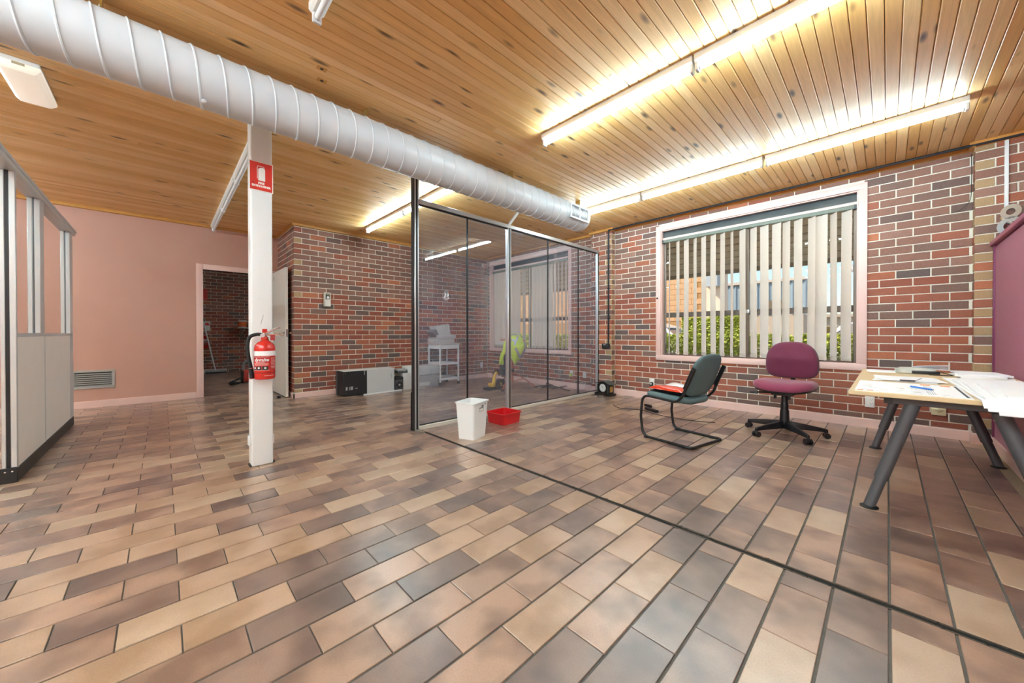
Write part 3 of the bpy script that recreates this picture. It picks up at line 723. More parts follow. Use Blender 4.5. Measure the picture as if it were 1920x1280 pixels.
for i, (x, lb) in enumerate(((-7.56, 'unlit fluorescent batten ending at the pink wall'), (-6.29, 'unlit fluorescent batten with a clip, seen left of the column'), (-5.02, 'unlit fluorescent batten half hidden behind the column top'), (-2.13, 'unlit fluorescent batten tip at the top edge above the holes'))):
    place(off, i, x, .60, lb, 'unlit fluorescent battens')
# unseen fill rows added behind the camera to brighten the room
for i, x in enumerate((-2.64, -1.36, -.08, 1.18)):
    for j, y in enumerate((-1.35, -2.9)): place(fill_batten, i+j, x, y, 'added fill batten in the unseen rows behind the camera', 'added fill battens behind the camera')

for x in (-7.3, -6.02, -4.74): place(fill_batten, 1, x, -2.2, 'added fill batten inside the booth area, unseen to the left', 'added booth fill battens')  # unseen battens added to brighten the pink wall and left ceiling
st_ = place(fill_batten, 1, -9.4, 2.2, 'added fill batten, unseen, inside the store room', 'added store room fill batten'); st_.location.z = 2.738  # unseen batten added to light the store room
df = thing('diffuser_light', 'cream prismatic diffuser light box on the ceiling by the duct', 'light', (-3.83, -.655, CEIL))
MB().box(-.50, 0, -.09, .09, -.028, 0).build('base', M_WHITE, df, bevel=.004, seg=1)
b = MB(); b.loft([[(-.505, -.095, -.028), (.004, -.095, -.028), (.004, .095, -.028), (-.505, .095, -.028)], [(-.505, -.095, -.05), (.004, -.095, -.05), (.004, .095, -.05), (-.505, .095, -.05)],
                 [(-.49, -.068, -.08), (-.01, -.068, -.08), (-.01, .068, -.08), (-.49, .068, -.08)]])
b.build('diffuser', mat('diffuser_cream', '#e9dfd0', .35, emit=.22), df, bevel=.004, seg=1)
MB().box(.004, .008, -.02, .03, -.046, -.032).build('clip', mat('clip_tan', '#b9a988', .5), df)
# old fixing holes in the ceiling
for i, (x, y, lb) in enumerate(((-2.60, .765, 'square dark fixing hole in the ceiling, the one nearer the unlit batten'), (-2.72, .80, 'square dark fixing hole in the ceiling, the one nearer the duct'))):
    hp = thing('fixing_plate', lb, 'ceiling hole', (x, y, CEIL))
    MB().box(-.02, .02, -.03, .03, -.0015, .002).build('plate', M_TRIM, hp)
    MB().lathe([(.011, -.003), (.011, -.0014)], 6).build('hole', M_BLACK, hp)

# ================================================================== conduits and wall boxes
cb = thing('black_conduit', 'thin black conduit along the ceiling line, dropping down the left brick pier', 'conduit', (-3.235, YPF, CEIL))
MB().tube(fillet([(4.2, -.022, -.030), (0, -.022, -.030), (0, -.018, -.06), (0, -.016, -1.93)], .03), .0135, 8).build('pipe', mat('conduit_black', '#1d2026', .45), cb, smooth=True)
for z in (-.5, -1.0, -1.5): MB().box(-.02, .02, -.03, 0, z-.006, z+.006).build('saddle', M_BLACK, cb)
jb = thing('junction_box', 'black plastic box at the foot of the black conduit on the pier', 'wall box', (-3.275, YPF, .765))
MB().box(-.065, .065, -.055, 0, 0, .085).build('box', M_BLACK, jb, bevel=.006, seg=2)
MB().box(-.03, .01, -.0562, -.055, .06, .072).build('marking', mat('grey_print', '#b8b8b8', .5), jb)
wc = thing('white_conduit', 'white square conduit running up the right brick pier', 'conduit', (.726, YPF, 1.99))
MB().box(-.0115, .0115, -.016, 0, 0, TOPB-1.99).build('duct_strip', M_WHITE, wc, bevel=.002, seg=1)
ph_ = thing('loose_wire', 'thin black wire hanging in the corner beside the right pier', 'wire', (.52, YW, 2.2))
MB().tube(catmull([(.022, -.008, .5), (.024, -.01, .25), (.018, -.012, .08), (-.02, -.012, .01), (-.07, -.008, -.02)], 6), .0022, 6).build('strand', M_BLACK, ph_, smooth=True)

def outlet(name, loc, rz, wd, hg, col, label, plug=None, holes=True, cat='power outlet'):
    t = thing(name, label, cat, loc, rz)
    MB().box(-wd/2, wd/2, -.011, 0, 0, hg).build('plate', mat('plate_'+col[1:], col, .4), t, bevel=.003, seg=2)
    if holes:
        for zz in (.32, .68):
            for dx, dz in ((-.008, .006), (.008, .006), (0, -.007)):
                MB().box(dx+wd*.15-.0012, dx+wd*.15+.0012, -.0116, -.011, hg*zz+dz-.004, hg*zz+dz+.004).build('slot', M_BLACK, t)
            MB().box(-wd*.32-.008, -wd*.32+.008, -.013, -.011, hg*zz-.004, hg*zz+.004).build('switch', M_WHITE, t)
    if plug:
        pc = mat('plug_'+plug[1:], plug, .5)
        MB().box(-.022, .022, -.052, -.011, .008, .062).build('plug', pc, t, bevel=.006, seg=2)
        MB().box(-.012, .012, -.0526, -.052, .028, .05).build('plug_label', mat('plug_print', '#cfd6dc', .5), t)
    return t
outlet('power_point', (-2.535, YW, .20), 0, .07, .115, '#e6e4de', 'white outlet with a black plug pack on the brick wall behind the grey chair', plug='#15171c', holes=False)
outlet('power_point', (-.128, YW, .222), 0, .075, .118, '#e8e6e2', 'white double power outlet on the brick wall behind the table leg')
t = outlet('wall_plate', (.353, YW, .213), 0, .095, .115, '#e0d3ae', 'cream diamond-pattern outlet plate low on the brick wall under the table', holes=False)
MB().loft([[(-.04, -.011, .057), (0, -.011, .02), (.04, -.011, .057), (0, -.011, .095)], [(-.012, -.022, .057), (0, -.022, .045), (.012, -.022, .057), (0, -.022, .068)]]).build('diamond', mat('plate_e0d3ae', '#e0d3ae', .4), t)
outlet('power_point', (-4.078, YW, .215), 0, .07, .12, '#dcdcdc', 'outlet with a yellow and black plug, seen through the tinted glass', plug='#c9d02a', holes=False)
outlet('power_point', (-3.79, YW, .215), 0, .07, .115, '#d8d6d0', 'pale double outlet seen through the glass near the pier')
outlet('power_point', (XB, 5.30, .235), PI/2, .07, .12, '#e2e2e2', 'small white outlet in the far brick corner behind the glass', holes=False)
th = thing('thermostat', 'beige thermostat box with a dial on the brick wall', 'thermostat', (XB, 1.975, 1.47), PI/2)
MB().box(-.052, .052, -.045, 0, 0, .232).build('case', mat('beige_case', '#cfc6b0', .5), th, bevel=.004, seg=1)
MB().box(-.044, .048, -.052, -.045, .115, .226).build('face', mat('dial_face', '#e8e6e0', .4), th, bevel=.002, seg=1)
MB().box(-.032, .034, -.0535, -.052, .122, .214).build('dial_panel', mat('dial_black', '#26282b', .4), th)
MB().cyl((.002, -.0535, .148), (.002, -.066, .148), .022, n=18).build('dial', M_WHITE, th, smooth=True)
MB().box(-.022, .026, -.0542, -.0535, .184, .206).build('scale', mat('scale_tan', '#9f9478', .5), th)
MB().box(-.044, .048, -.052, -.045, .006, .110).build('lower_cover', mat('cover_marble', '#dedcd8', .5, var=.1, scale=70), th)

# ================================================================== fire extinguisher
def make_extinguisher(label, loc, rz):
    """local +x is the front (away from its wall)"""
    t = thing('fire_extinguisher', label, 'fire extinguisher', loc, rz)
    R = .067; red = mat('extinguisher_red', '#c8281f', .25, coat=.4)
    MB().lathe([(.05, 0), (R-.004, .004), (R, .02), (R, .235), (.062, .258), (.048, .276), (.03, .288), (.022, .296)], 32).build('cylinder', red, t, smooth=True, angle=50)
    def band(nm, z0, z1, m, a0=0, a1=360, dr=.0008, par=t):
        n_ = max(4, int((a1-a0)/11)); b = MB()
        L = []
        for r in (R+dr, R+.0002):
            for z in (z0, z1): L.append([(r*math.cos(math.radians(a0+(a1-a0)*k/n_)), r*math.sin(math.radians(a0+(a1-a0)*k/n_)), z) for k in range(n_+1)])
        o = n_+1; b.v = [Vector(p) for q in L for p in q]
        for k in range(n_):
            b.f += [(k, k+1, o+k+1, o+k), (2*o+k, 3*o+k, 3*o+k+1, 2*o+k+1), (k, 2*o+k, 2*o+k+1, k+1), (o+k, o+k+1, 3*o+k+1, 3*o+k)]
        return b.build(nm, m, par, smooth=True, angle=40)
    wh = mat('label_white', '#ece9ea', .45)
    band('white_band', .178, .214, wh)
    lb = band('label', .070, .174, mat('label_red', '#b3221f', .4), -68, 78)
    band('label_border', .170, .1715, wh, -66, 30, .0014, lb); band('label_border', .071, .0725, wh, -66, 30, .0014, lb)
    for z, a0, a1 in ((.129, -50, 5), (.122, -62, 24), (.115, -62, 24), (.108, -58, 20)): band('print_line', z, z+.0035, mat('label_pink', '#dba6a0', .5), a0, a1, .0014, lb)
    for k in range(8): band('print_line', .085+k*.0105, .089+k*.0105, mat('label_pink', '#dba6a0', .5), 38, 70, .0014, lb)
    for a0, a1 in ((-64, -46), (-42, -14), (-9, 22)):
        band('pictogram', .074, .101, mat('picto_green', '#1d2f2c', .5), a0, a1, .0014, lb)
        am = math.radians((a0+a1)/2); rr = R+.0016
        k = MB(); k.cyl((rr*math.cos(am), rr*math.sin(am), .089), ((rr+.0006)*math.cos(am), (rr+.0006)*math.sin(am), .089), .0075, n=7); k.build('pictogram_mark', wh, lb)
    # maker's name in white slanted letters wrapped around the front
    for ch, deg in zip('dymite', (-52, -37, -17, -2.5, 6, 18)):
        a = math.radians(deg)
        text_mesh('lettering', ch, .034, wh, lb, ((R+.0012)*math.cos(a), (R+.0012)*math.sin(a), .149), (PI/2, 0, PI/2+a), shear=.3, bold=.001)
    band('black_line', .050, .0535, M_BLACK, 0, 360); band('fine_print', .030, .033, mat('label_pink', '#dba6a0', .5), 0, 60)
    MB().lathe([(.02, .292), (.024, .298), (.024, .316), (.016, .322)], 20).build('neck', mat('valve_red', '#c43a2c', .35), t, smooth=True)
    v = MB().lathe([(.014, .318), (.016, .33), (.012, .356)], 14).build('valve', M_CHROME, t, smooth=True)
    MB().cyl((0, -.012, .330), (.028, -.012, .330), .015, n=16).build('gauge', M_ALU, v, smooth=True)
    MB().lathe([(.016, .352), (.016, .378), (.012, .381)], 16).build('cap', red, t, smooth=True)
    MB().tube(catmull([(.0, .0, .342), (.0, .035, .362), (.0, .075, .384), (.0, .10, .390)], 5), [.008]*10+[.008, .007, .006, .005, .005, .004], 6).build('lever', M_CHROME, t, smooth=True)
    MB().tube(catmull([(.0, .01, .334), (.0, .06, .338), (.0, .10, .332), (.0, .125, .326)], 5), [.007]*10+[.007, .006, .006, .005, .004, .003], 6).build('handle', M_CHROME, t, smooth=True)
    MB().box(-.012, .010, .036, .066, .292, .336).build('safety_tag', mat('tag_red', '#8d1f20', .5), t)
    hp_ = catmull([(0, -.012, .336), (0, -.05, .338), (0, -.092, .318), (0, -.106, .26), (0, -.102, .18), (0, -.088, .10), (0, -.082, .05)], 6)
    MB().tube(hp_, .0125, 12).build('hose', M_RUBBER, t, smooth=True)
    MB().cyl((0, -.086, .085), (0, -.080, .012), .0145, .016, n=14).build('nozzle', M_BLACK, t, smooth=True)
    MB().cyl((0, -.0865, .088), (0, -.086, .083), .0155, n=14).build('nozzle_ring', M_CHROME, t)
    MB().cyl((0, -.080, .012), (0, -.080, .006), .015, n=14).build('nozzle_tip', mat('tip_red', '#a8322a', .5), t)
    MB().box(-R-.02, -R+.01, -.02, .02, .10, .30).build('bracket', M_BLACK, t)
    return t
make_extinguisher('red fire extinguisher with a black hose hung on the white column', (-3.273, .556, .676), math.radians(-14))
e2 = make_extinguisher('red fire extinguisher hung on the store room wall beside the broom', (XO+.09, .80, .66), 0)

# ================================================================== store room things
br = thing('squeegee_broom', 'white handled floor squeegee leaning in the store room', 'broom', (-12.05, .98, 0))
MB().box(-.05, .05, -.20, .22, .03, .065).build('head', mat('broom_grey', '#8d979c', .5), br, bevel=.006)
MB().box(-.03, .03, -.20, .22, .0, .032).build('blade', M_RUBBER, br)
MB().cyl((0, .0, .06), (-.20, -.22, 1.33), .016, n=10).build('pole', mat('pole_white', '#e4e8ea', .35), br, smooth=True)
MB().cyl((-.20, -.22, 1.33), (-.222, -.244, 1.47), .02, n=10).build('grip', mat('grip_green', '#2f5a3c', .6), br, smooth=True)
wk = thing('flat_carton', 'flat white carton on the floor behind the squeegee', 'carton', (-12.3, .98, 0))
MB().box(-.06, .06, -.25, .25, 0, .09).build('carton', mat('carton_white', '#d9d4cc', .7), wk, bevel=.004)
s2 = thing('safety_notice', 'small red and white safety notice on the store room wall', 'sign', (XO, .85, 1.20))
MB().box(0, .004, -.06, .05, -.10, .14).build('plate', sgw, s2)
ic = MB(); ic.prism([(.05*math.cos(a*PI/8)-.01, .04+.07*math.sin(a*PI/8)) for a in range(9)], .004, .005, 'x'); ic.build('red_mark', sgr, s2)
s3 = thing('red_notice', 'narrow red sign high on the store room wall behind the door frame', 'sign', (XO, .80, 1.9)); MB().box(0, .02, -.06, .05, 0, .28).build('plate', sgr, s3)
rk = thing('upright_rail', 'dark narrow upright rail just inside the doorway', 'rail', (-11.9, .60, 1.5)); MB().box(-.02, .02, -.02, .02, 0, 1.0).build('rail', M_BLACK, rk); MB().box(-.02, .02, -.02, .02, -1.5, 0).build('rail_foot', M_BLACK, rk)
sh = thing('wall_shelf', 'grey metal bracket shelf on the store room wall behind the column', 'shelf', (XO, 1.85, 1.16))
MB().box(0, .75, -.45, .6, .0, .022).build('board', mat('shelf_grey', '#b9b7b2', .5), sh)
for y in (-.3, .45): MB().prism([(.02, 0), (.7, 0), (.02, -.22)], y-.008, y+.008, 'y').build('bracket', mat('shelf_grey', '#b9b7b2', .5), sh)
tb = thing('paint_tub', 'white and orange plastic tub on the store room shelf', 'tub', (XO+.60, 1.51, 1.182))
MB().lathe([(.08, 0), (.088, .02), (.096, .17), (.1, .175), (.1, .19)], 20).build('tub', M_WHITE, tb, smooth=True)
n_ = 20; MB().lathe([(.0815, .02), (.0925, .02), (.0985, .15), (.09, .15)], n_).build('orange_label', mat('tub_orange', '#d9682e', .5), tb, smooth=True)
bx_ = thing('cardboard_box', 'brown cardboard box under a white sheet on the shelf', 'box', (XO+.45, 1.82, 1.182)); MB().box(-.12, .12, -.17, .17, 0, .13).build('carton', mat('kraft', '#b98f5f', .8), bx_); MB().box(-.14, .14, -.19, .19, .13, .17).build('sheet', M_WHITE, bx_, bevel=.01)
rc = thing('red_toolbox', 'red power tool case with black leads on the store room floor', 'tool', (-9.25, 1.30, 0))
MB().box(-.10, .10, -.11, .14, .03, .27).build('case', mat('tool_red', '#c23a2a', .4), rc, bevel=.015)
MB().box(-.09, .09, -.14, -.10, .02, .25).build('front_panel', M_BLACK, rc, bevel=.008)
MB().tube(catmull([(0, -.10, .26), (0, -.11, .36), (0, -.06, .44), (0, -.04, .46)], 4), .022, 8).build('nozzle', mat('tool_grey', '#8b9094', .4), rc, smooth=True)
for k in range(5):
    random.seed(20+k)
    MB().tube(catmull([(random.uniform(-.06, .1), -.13, .12), (random.uniform(-.06, .15), -.22, .08), (random.uniform(0, .2), -.34, .012), (random.uniform(-.1, .25), -.26, .012), (random.uniform(-.1, .2), -.12, .012)], 6), .008, 6).build('lead', M_RUBBER, rc, smooth=True)
random.seed(5)

# ================================================================== along the brick wall
bw = thing('equipment_case', 'low black and pale grey metal equipment case against the brick wall', 'equipment case', (-6.06, 2.09, 0))
dk = mat('case_black', '#1d1d1f', .5); lg = mat('case_grey', '#c3c3c3', .55, var=.03, scale=9)
MB().box(-.25, 0, 0, .375, .006, .402).build('black_half', dk, bw, bevel=.004, seg=1)
MB().box(-.25, .0, .376, .86, .006, .408).build('grey_half', lg, bw, bevel=.004, seg=1)
MB().box(-.25, .002, -.002, .86, .402, .414).build('lid', mat('case_lid', '#cfcfcd', .5), bw, bevel=.003, seg=1)
MB().box(-.31, -.25, -.02, .86, .0, .40).build('back_flange', mat('flange_grey', '#5a5c5e', .4, .5), bw)
MB().box(-.17, -.09, -.003, 0.0, .25, .34).build('vent_hole', M_BLACK, bw)
for y, z in ((.03, .37), (.03, .05), (.35, .385)): MB().cyl((0, y, z), (.003, y, z), .006, n=8).build('rivet', M_CHROME, bw)
for y0, y1, z0, z1 in ((.03, .06, .10, .155), (.085, .095, .10, .155), (.105, .145, .10, .155), (.325, .338, .33, .40), (.18, .22, .115, .125)): MB().box(0, .001, y0, y1, z0, z1).build('label', mat('print_grey', '#a9a9a7', .5), bw)
MB().box(0, .001, .80, .808, .22, .32).build('scuff', mat('scuff', '#8f8f8f', .5), bw)
ws = thing('white_strip', 'thin white strip lying on the tiles before the equipment case', 'strip', (-5.99, 2.38, 0)); MB().bar((0, 0, .010), (-.06, .70, .010), .03, .02).build('strip', M_WHITE, ws)

mc = thing('dismantled_copier', 'grey dismantled copier unit with a fan lying by the brick wall', 'office machine', (-6.05, 3.0, 0))
g1_ = mat('copier_light', '#d2d2d0', .5); g2_ = mat('copier_grey', '#a3a3a3', .55); g3_ = mat('copier_dark', '#4a4b4d', .5)
MB().box(-.36, 0, .30, .852, .0, .235).build('lower_body', g2_, mc, bevel=.006)
MB().box(-.37, .012, .27, .858, .238, .405).build('upper_body', g1_, mc, bevel=.012)
MB().box(-.34, -.02, .12, .30, .0, .30).build('side_body', mat('copier_side', '#c4c4c4', .5), mc, bevel=.006)
MB().box(-.30, -.04, .04, .30, .30, .345).build('roller_tray', g3_, mc, bevel=.006)
MB().box(-.26, -.05, .03, .27, .345, .372).build('roller_tray', g2_, mc, bevel=.006)
MB().tube([(-.20, .16, .355), (-.03, .16, .355)], .022, 12).build('roller', g2_, mc, smooth=True)
ar = MB(); ar.prism([(.22, .30), (.32, .30), (.32, .40), (.30, .42), (.25, .42), (.225, .395)], -.16, -.02, 'x'); ar.build('arch_cover', g1_, mc, bevel=.006)
MB().box(-.22, -.02, -.01, .13, .02, .24).build('fan_housing', dk, mc, bevel=.006)
MB().box(-.05, -.005, -.03, .11, .02, .19).build('fan_frame', g3_, mc, bevel=.006)
MB().cyl((-.005, .04, .105), (.002, .04, .105), .058, n=24).build('fan_opening', M_BLACK, mc, smooth=True)
MB().cyl((.002, .04, .105), (.006, .04, .105), .018, n=12).build('fan_hub', g2_, mc, smooth=True)
for k in range(5):
    a = k*2*PI/5; MB().bar((.004, .04, .105), (.004, .04+.052*math.cos(a), .105+.052*math.sin(a)), .016, .002, (1, 0, 0)).build('fan_blade', g3_, mc)
MB().box(.0, .004, .44, .66, .04, .105).build('label', g1_, mc); MB().box(.0, .004, .38, .40, .03, .13).build('label', g1_, mc)
MB().lathe([(.03, 0), (.045, .01), (.04, .022), (.01, .028)], 16, (-.10, .38, .405)).build('knob', M_WHITE, mc, smooth=True)
for y, z in ((.62, .225), (.82, .21), (.78, .15), (.36, .19)): MB().cyl((0, y, z), (.004, y, z), .007, n=8).build('screw', g3_, mc)

tr_ = thing('utility_trolley', 'white metal trolley with a drawer and castors behind the tinted glass', 'trolley', (-6.26, 4.105, 0))
w_ = mat('trolley_white', '#e9e9e9', .4)
for x in (-.20, .21):
    for y in (-.215, .215):
        MB().box(x-.014, x+.014, y-.014, y+.014, .06, .80).build('leg', w_, tr_, bevel=.003, seg=1)
        c_ = MB(); c_.cyl((x, y-.012, .028), (x, y+.012, .028), .028, n=16); c_.build('castor', M_BLACK, tr_, smooth=True)
        MB().cyl((x, y, .03), (x, y, .07), .008, n=8).build('castor_stem', M_ALU, tr_)
MB().box(-.23, .235, -.24, .24, .80, .822).build('top', mat('trolley_top', '#cfc8bd', .5), tr_, bevel=.004, seg=1)
dw = MB().box(.196, .224, -.20, .20, .715, .796).build('drawer', w_, tr_, bevel=.003, seg=1); MB().box(.224, .226, -.03, .05, .75, .757).build('handle', M_ALU, dw)
MB().box(-.21, .20, -.222, -.208, .715, .796).build('side_apron', w_, tr_); MB().box(-.21, -.19, -.20, .20, .715, .796).build('back_apron', w_, tr_)
for z in (.40, .10):
    s_ = MB().box(-.20, .21, -.20, .20, z, z+.012).build('shelf', w_, tr_)
    for b in ((.205, .215, -.20, .20), (-.21, -.20, -.20, .20), (-.2, .21, -.218, -.208), (-.2, .21, .208, .218)): MB().box(*b, z, z+.045).build('shelf_edge', w_, s_)
MB().box(-.2, -.19, -.2, .2, .56, .575).build('back_rail', M_ALU, tr_)
for i, (x, y, z, a, lb) in enumerate(((.05, -.02, .4125, .2, 'loose white papers on the trolley shelf'),)):
    pp = thing('paper_sheet', lb, 'paper', (-6.26+x, 4.09+y, z), a); MB().box(-.13, .13, -.16, .14, 0, .012).build('sheets', M_WHITE, pp)
pn = thing('desktop_printer', 'pale grey dot matrix printer with a raised cover on the trolley', 'printer', (-6.26, 4.06, .822))
pg_ = mat('printer_grey', '#c9c8c4', .5)
MB().loft([[(-.17, -.20, 0), (.17, -.20, 0), (.17, .20, 0), (-.17, .20, 0)], [(-.18, -.215, .09), (.19, -.215, .09), (.19, .185, .09), (-.18, .185, .09)]]).build('base', pg_, pn, bevel=.006)
MB().box(-.18, .20, -.20, .215, .092, .165).build('front_tray', pg_, pn, bevel=.008)
cv = MB(); cv.prism([(-.235, .33), (.085, .385), (.10, .30), (.11, .20), (.17, .165), (-.14, .15)], -.10, .15, 'x'); cv.build('raised_cover', mat('printer_cover', '#d4d3cf', .5), pn, bevel=.006)
cv = MB(); cv.prism([(-.30, .22), (-.20, .28), (-.12, .15), (-.20, .12), (-.27, .20)], -.12, .13, 'x'); cv.build('side_feed', mat('printer_dark', '#6d6e6e', .5), pn, bevel=.006)
for k in range(9): MB().bar((.151, -.20+.028*k, .335+.005*k), (.151, -.115+.028*k, .17), .004, .003, (1, 0, 0)).build('cover_rib', pg_, pn)

# ================================================================== tripod with hi-vis jacket
tp = thing('tripod_stand', 'red-brown metal tripod stand behind the glass with a jacket hung on it', 'tripod', (-4.90, 4.72, 0))
tm = mat('tripod_rust', '#a9523a', .45)
MB().cyl((0, 0, .10), (0, 0, .86), .033, n=14).build('pole', tm, tp, smooth=True)
MB().cyl((0, 0, .30), (0, 0, .36), .045, n=14).build('collar', M_BLACK, tp, smooth=True)
for (x, y) in ((.34, .30), (.20, -.42), (-.45, .10)):
    MB().bar((0, 0, .33), (x, y, .02), .028, .02).build('leg', tm, tp)
    MB().bar((0, 0, .12), (x*.5, y*.5, .17), .022, .014).build('strut', tm, tp)
    MB().lathe([(.022, 0), (.024, .02), (.012, .035)], 12, (x, y, 0)).build('foot', M_RUBBER, tp, smooth=True)
MB().bar((-.18, -.12, .90), (.2, .16, .88), .04, .04).build('head_bar', tm, tp)
jk = thing('hi_vis_jacket', 'yellow hi-vis jacket with grey reflective tape draped over the tripod', 'jacket', (-4.90, 4.72, 0))
hv_ = mat('hi_vis_yellow', '#c8dc3a', .75, sheen=.3, var=.06, scale=25); nv = mat('navy_cloth', '#23262e', .85); tpm = mat('reflective_tape', '#a6a8ad', .35, .3)
U = Vector((.6944, .7196, 0)); Nn = Vector((.7196, -.6944, 0))
def densify(P, n_=4): return [tuple(q) for q in catmull([(a, b, 0) for a, b in P], n_, closed=True)]
def puff(nm, outline, depth, m, off=0.0, fold=.018):
    P = densify(outline); cu = sum(p[0] for p in P)/len(P); cz = sum(p[1] for p in P)/len(P); L = []
    for side, ss in ((-1, (.04, .3, .55, .78, .93, 1.0)), (1, (.97, .86, .68, .45, .22, .04))):
        for s_ in ss:
            ring = []
            for p in P:
                u, z = cu+(p[0]-cu)*s_, cz+(p[1]-cz)*s_
                d = side*depth*math.sqrt(max(0, 1-s_*s_))+fold*math.sin(26*u+11*z)*s_*math.sin(PI*s_)+off
                ring.append(U*u+Nn*d+Vector((0, 0, z)))
            L.append(ring)
    o = MB().loft(L).build(nm, m, jk, smooth=True, angle=75)
    def surf(u, z):
        best = 0
        for k in range(len(P)):
            a, b = P[k], P[(k+1) % len(P)]
            dx, dz = u-cu, z-cz; ex, ez = b[0]-a[0], b[1]-a[1]; den = dx*ez-dz*ex
            if abs(den) < 1e-9: continue
            t = ((a[0]-cu)*ez-(a[1]-cz)*ex)/den; w_ = ((a[0]-cu)*dz-(a[1]-cz)*dx)/den
            if t > 0 and 0 <= w_ <= 1: best = max(best, 1/t)
        s_ = min(best, .98); return depth*math.sqrt(1-s_*s_)+fold*math.sin(26*u+11*z)*s_*math.sin(PI*s_)+off
    return surf
sf = puff('body', [(-.01, 1.015), (.06, 1.024), (.14, .99), (.21, .92), (.235, .86), (.283, .815), (.275, .757), (.245, .686), (.195, .575), (.147, .53), (.06, .43), (.0, .53), (-.06, .62), (-.11, .74), (-.15, .82), (-.105, .92)], .13, hv_)
puff('sleeve', [(-.09, .92), (-.155, .83), (-.165, .733), (-.215, .62), (-.235, .45), (-.20, .435), (-.152, .44), (-.155, .55), (-.12, .64), (-.06, .74)], .055, hv_, .05, .01)
puff('sleeve_cuff', [(-.225, .44), (-.115, .44), (-.10, .33), (-.11, .215), (-.15, .205), (-.195, .22), (-.22, .33)], .045, nv, .03, .008)
puff('side_panel', [(-.165, .60), (-.11, .69), (-.06, .68), (-.03, .56), (-.05, .43), (-.12, .42), (-.15, .50)], .05, nv, .04, .006)
def tape(pts, wd=.042):
    P = catmull([(u, z, 0) for u, z in pts], 5); L = []
    for i, p in enumerate(P):
        d = (P[min(i+1, len(P)-1)]-P[max(i-1, 0)]).normalized(); sx, sz = -d.y*wd/2, d.x*wd/2; row = []
        for k in (-1, 1): row.append(U*(p.x+k*sx)+Vector((0, 0, p.y+k*sz))+Nn*(sf(p.x+k*sx*.9, p.y+k*sz*.9)+.006))
        L.append([row[0], row[1], row[1]-Nn*.012, row[0]-Nn*.012])
    return MB().loft(L).build('reflective_tape', tpm, jk, smooth=True, angle=50)
tape([(-.01, .99), (.05, 1.0), (.10, .985)], .03); tape([(.115, .97), (.08, .88), (.05, .80)]); tape([(.07, .755), (.11, .67), (.15, .575)])
tape([(.25, .845), (.25, .75), (.21, .65), (.155, .565)]); tape([(-.02, .90), (.03, .895), (.06, .87)], .04)
tl = thing('power_tool', 'yellow and black cordless tool standing on the floor by the tripod', 'tool', (-4.99, 4.40, 0))
yl = mat('tool_yellow', '#d7a92a', .45)
MB().tube(catmull([(0, -.06, .26), (0, -.02, .32), (0, .06, .33), (0, .09, .24)], 5), .022, 8).build('handle', M_BLACK, tl, smooth=True)
MB().tube(catmull([(.02, -.10, .05), (.02, -.07, .14), (.02, -.05, .25), (.02, .0, .31)], 5), .028, 8).build('body_arm', yl, tl, smooth=True)
MB().box(-.07, .07, -.14, .10, .05, .12).build('motor_housing', yl, tl, bevel=.02); MB().box(-.08, .09, -.24, .12, .0, .045).build('base_shoe', M_BLACK, tl, bevel=.01)
MB().cyl((.075, -.02, .08), (.085, -.02, .08), .062, n=20).build('blade_guard', M_BLACK, tl, smooth=True)
MB().cyl((-.05, .12, .12), (.05, .12, .12), .06, n=18).build('battery', M_BLACK, tl, smooth=True)
cc = thing('cable_heap', 'tangled black extension lead on the floor by the skirting behind the glass', 'cable', (-4.30, 5.15, 0))
P = [(-.35, -.1, .012)]; random.seed(11)
for k in range(16): P.append((random.uniform(-.22, .25), random.uniform(-.14, .14), .012+random.uniform(0, .06)))
P.append((.28, .05, .012)); P.append((.42, .0, .012))
MB().tube(catmull(P, 5), .010, 6).build('lead', M_RUBBER, cc, smooth=True)

# ================================================================== bin, tub, clock
bn = thing('waste_bin', 'tall white plastic waste bin standing by the floor channel', 'bin', (-2.85, 2.20, 0), math.radians(20))
def hollow(wd, dp, hg, t0, t1, r, wall, rim, m, par, nm='body'):
    def ring(w2, d2, z, r_): return [(a, b, z) for a, b in rrect(w2, d2, r_, 4)]
    L = [ring(wd*t0, dp*t0, 0, r), ring(wd*t1, dp*t1, hg-.012, r), ring(wd*t1+2*rim, dp*t1+2*rim, hg-.010, r+rim), ring(wd*t1+2*rim, dp*t1+2*rim, hg, r+rim),
         ring(wd*t1-2*wall, dp*t1-2*wall, hg, max(r-wall, .002)), ring(wd*t0-2*wall, dp*t0-2*wall, wall*2, max(r-wall, .002))]
    return MB().loft(L).build(nm, m, par, smooth=True, angle=35)
hollow(.215, .27, .355, .84, 1.0, .022, .003, .012, mat('bin_white', '#eceded', .4), bn)
s = MB().box(.1105, .1115, -.045, .035, .262, .325).build('sticker', M_WHITE, bn, rz=0); 
gm_ = mat('sticker_grey', '#7d8080', .5)
for b in ((.1115, .112, -.045, .035, .290, .302), (.1115, .112, -.005, .035, .300, .322), (.1115, .112, -.045, -.042, .262, .29), (.1115, .112, -.045, .03, .262, .265), (.1115, .112, .032, .035, .262, .29), (.1115, .112, .06, .075, .318, .330)): MB().box(*b).build('print', gm_, s)
rt = thing('red_tub', 'shallow red plastic tub on the floor beside the glass', 'tub', (-3.075, 2.835, 0), math.radians(2))
hollow(.285, .30, .122, .93, 1.0, .035, .004, .013, mat('tub_red', '#c4131a', .35), rt)
ck = thing('mantel_clock', 'black wooden mantel clock with a pale dial at the foot of the pier', 'clock', (-3.235, 5.265, 0), math.radians(-8))
bk = mat('clock_black', '#151413', .35)
MB().box(-.155, .155, -.085, .085, 0, .038).build('plinth', bk, ck, bevel=.008)
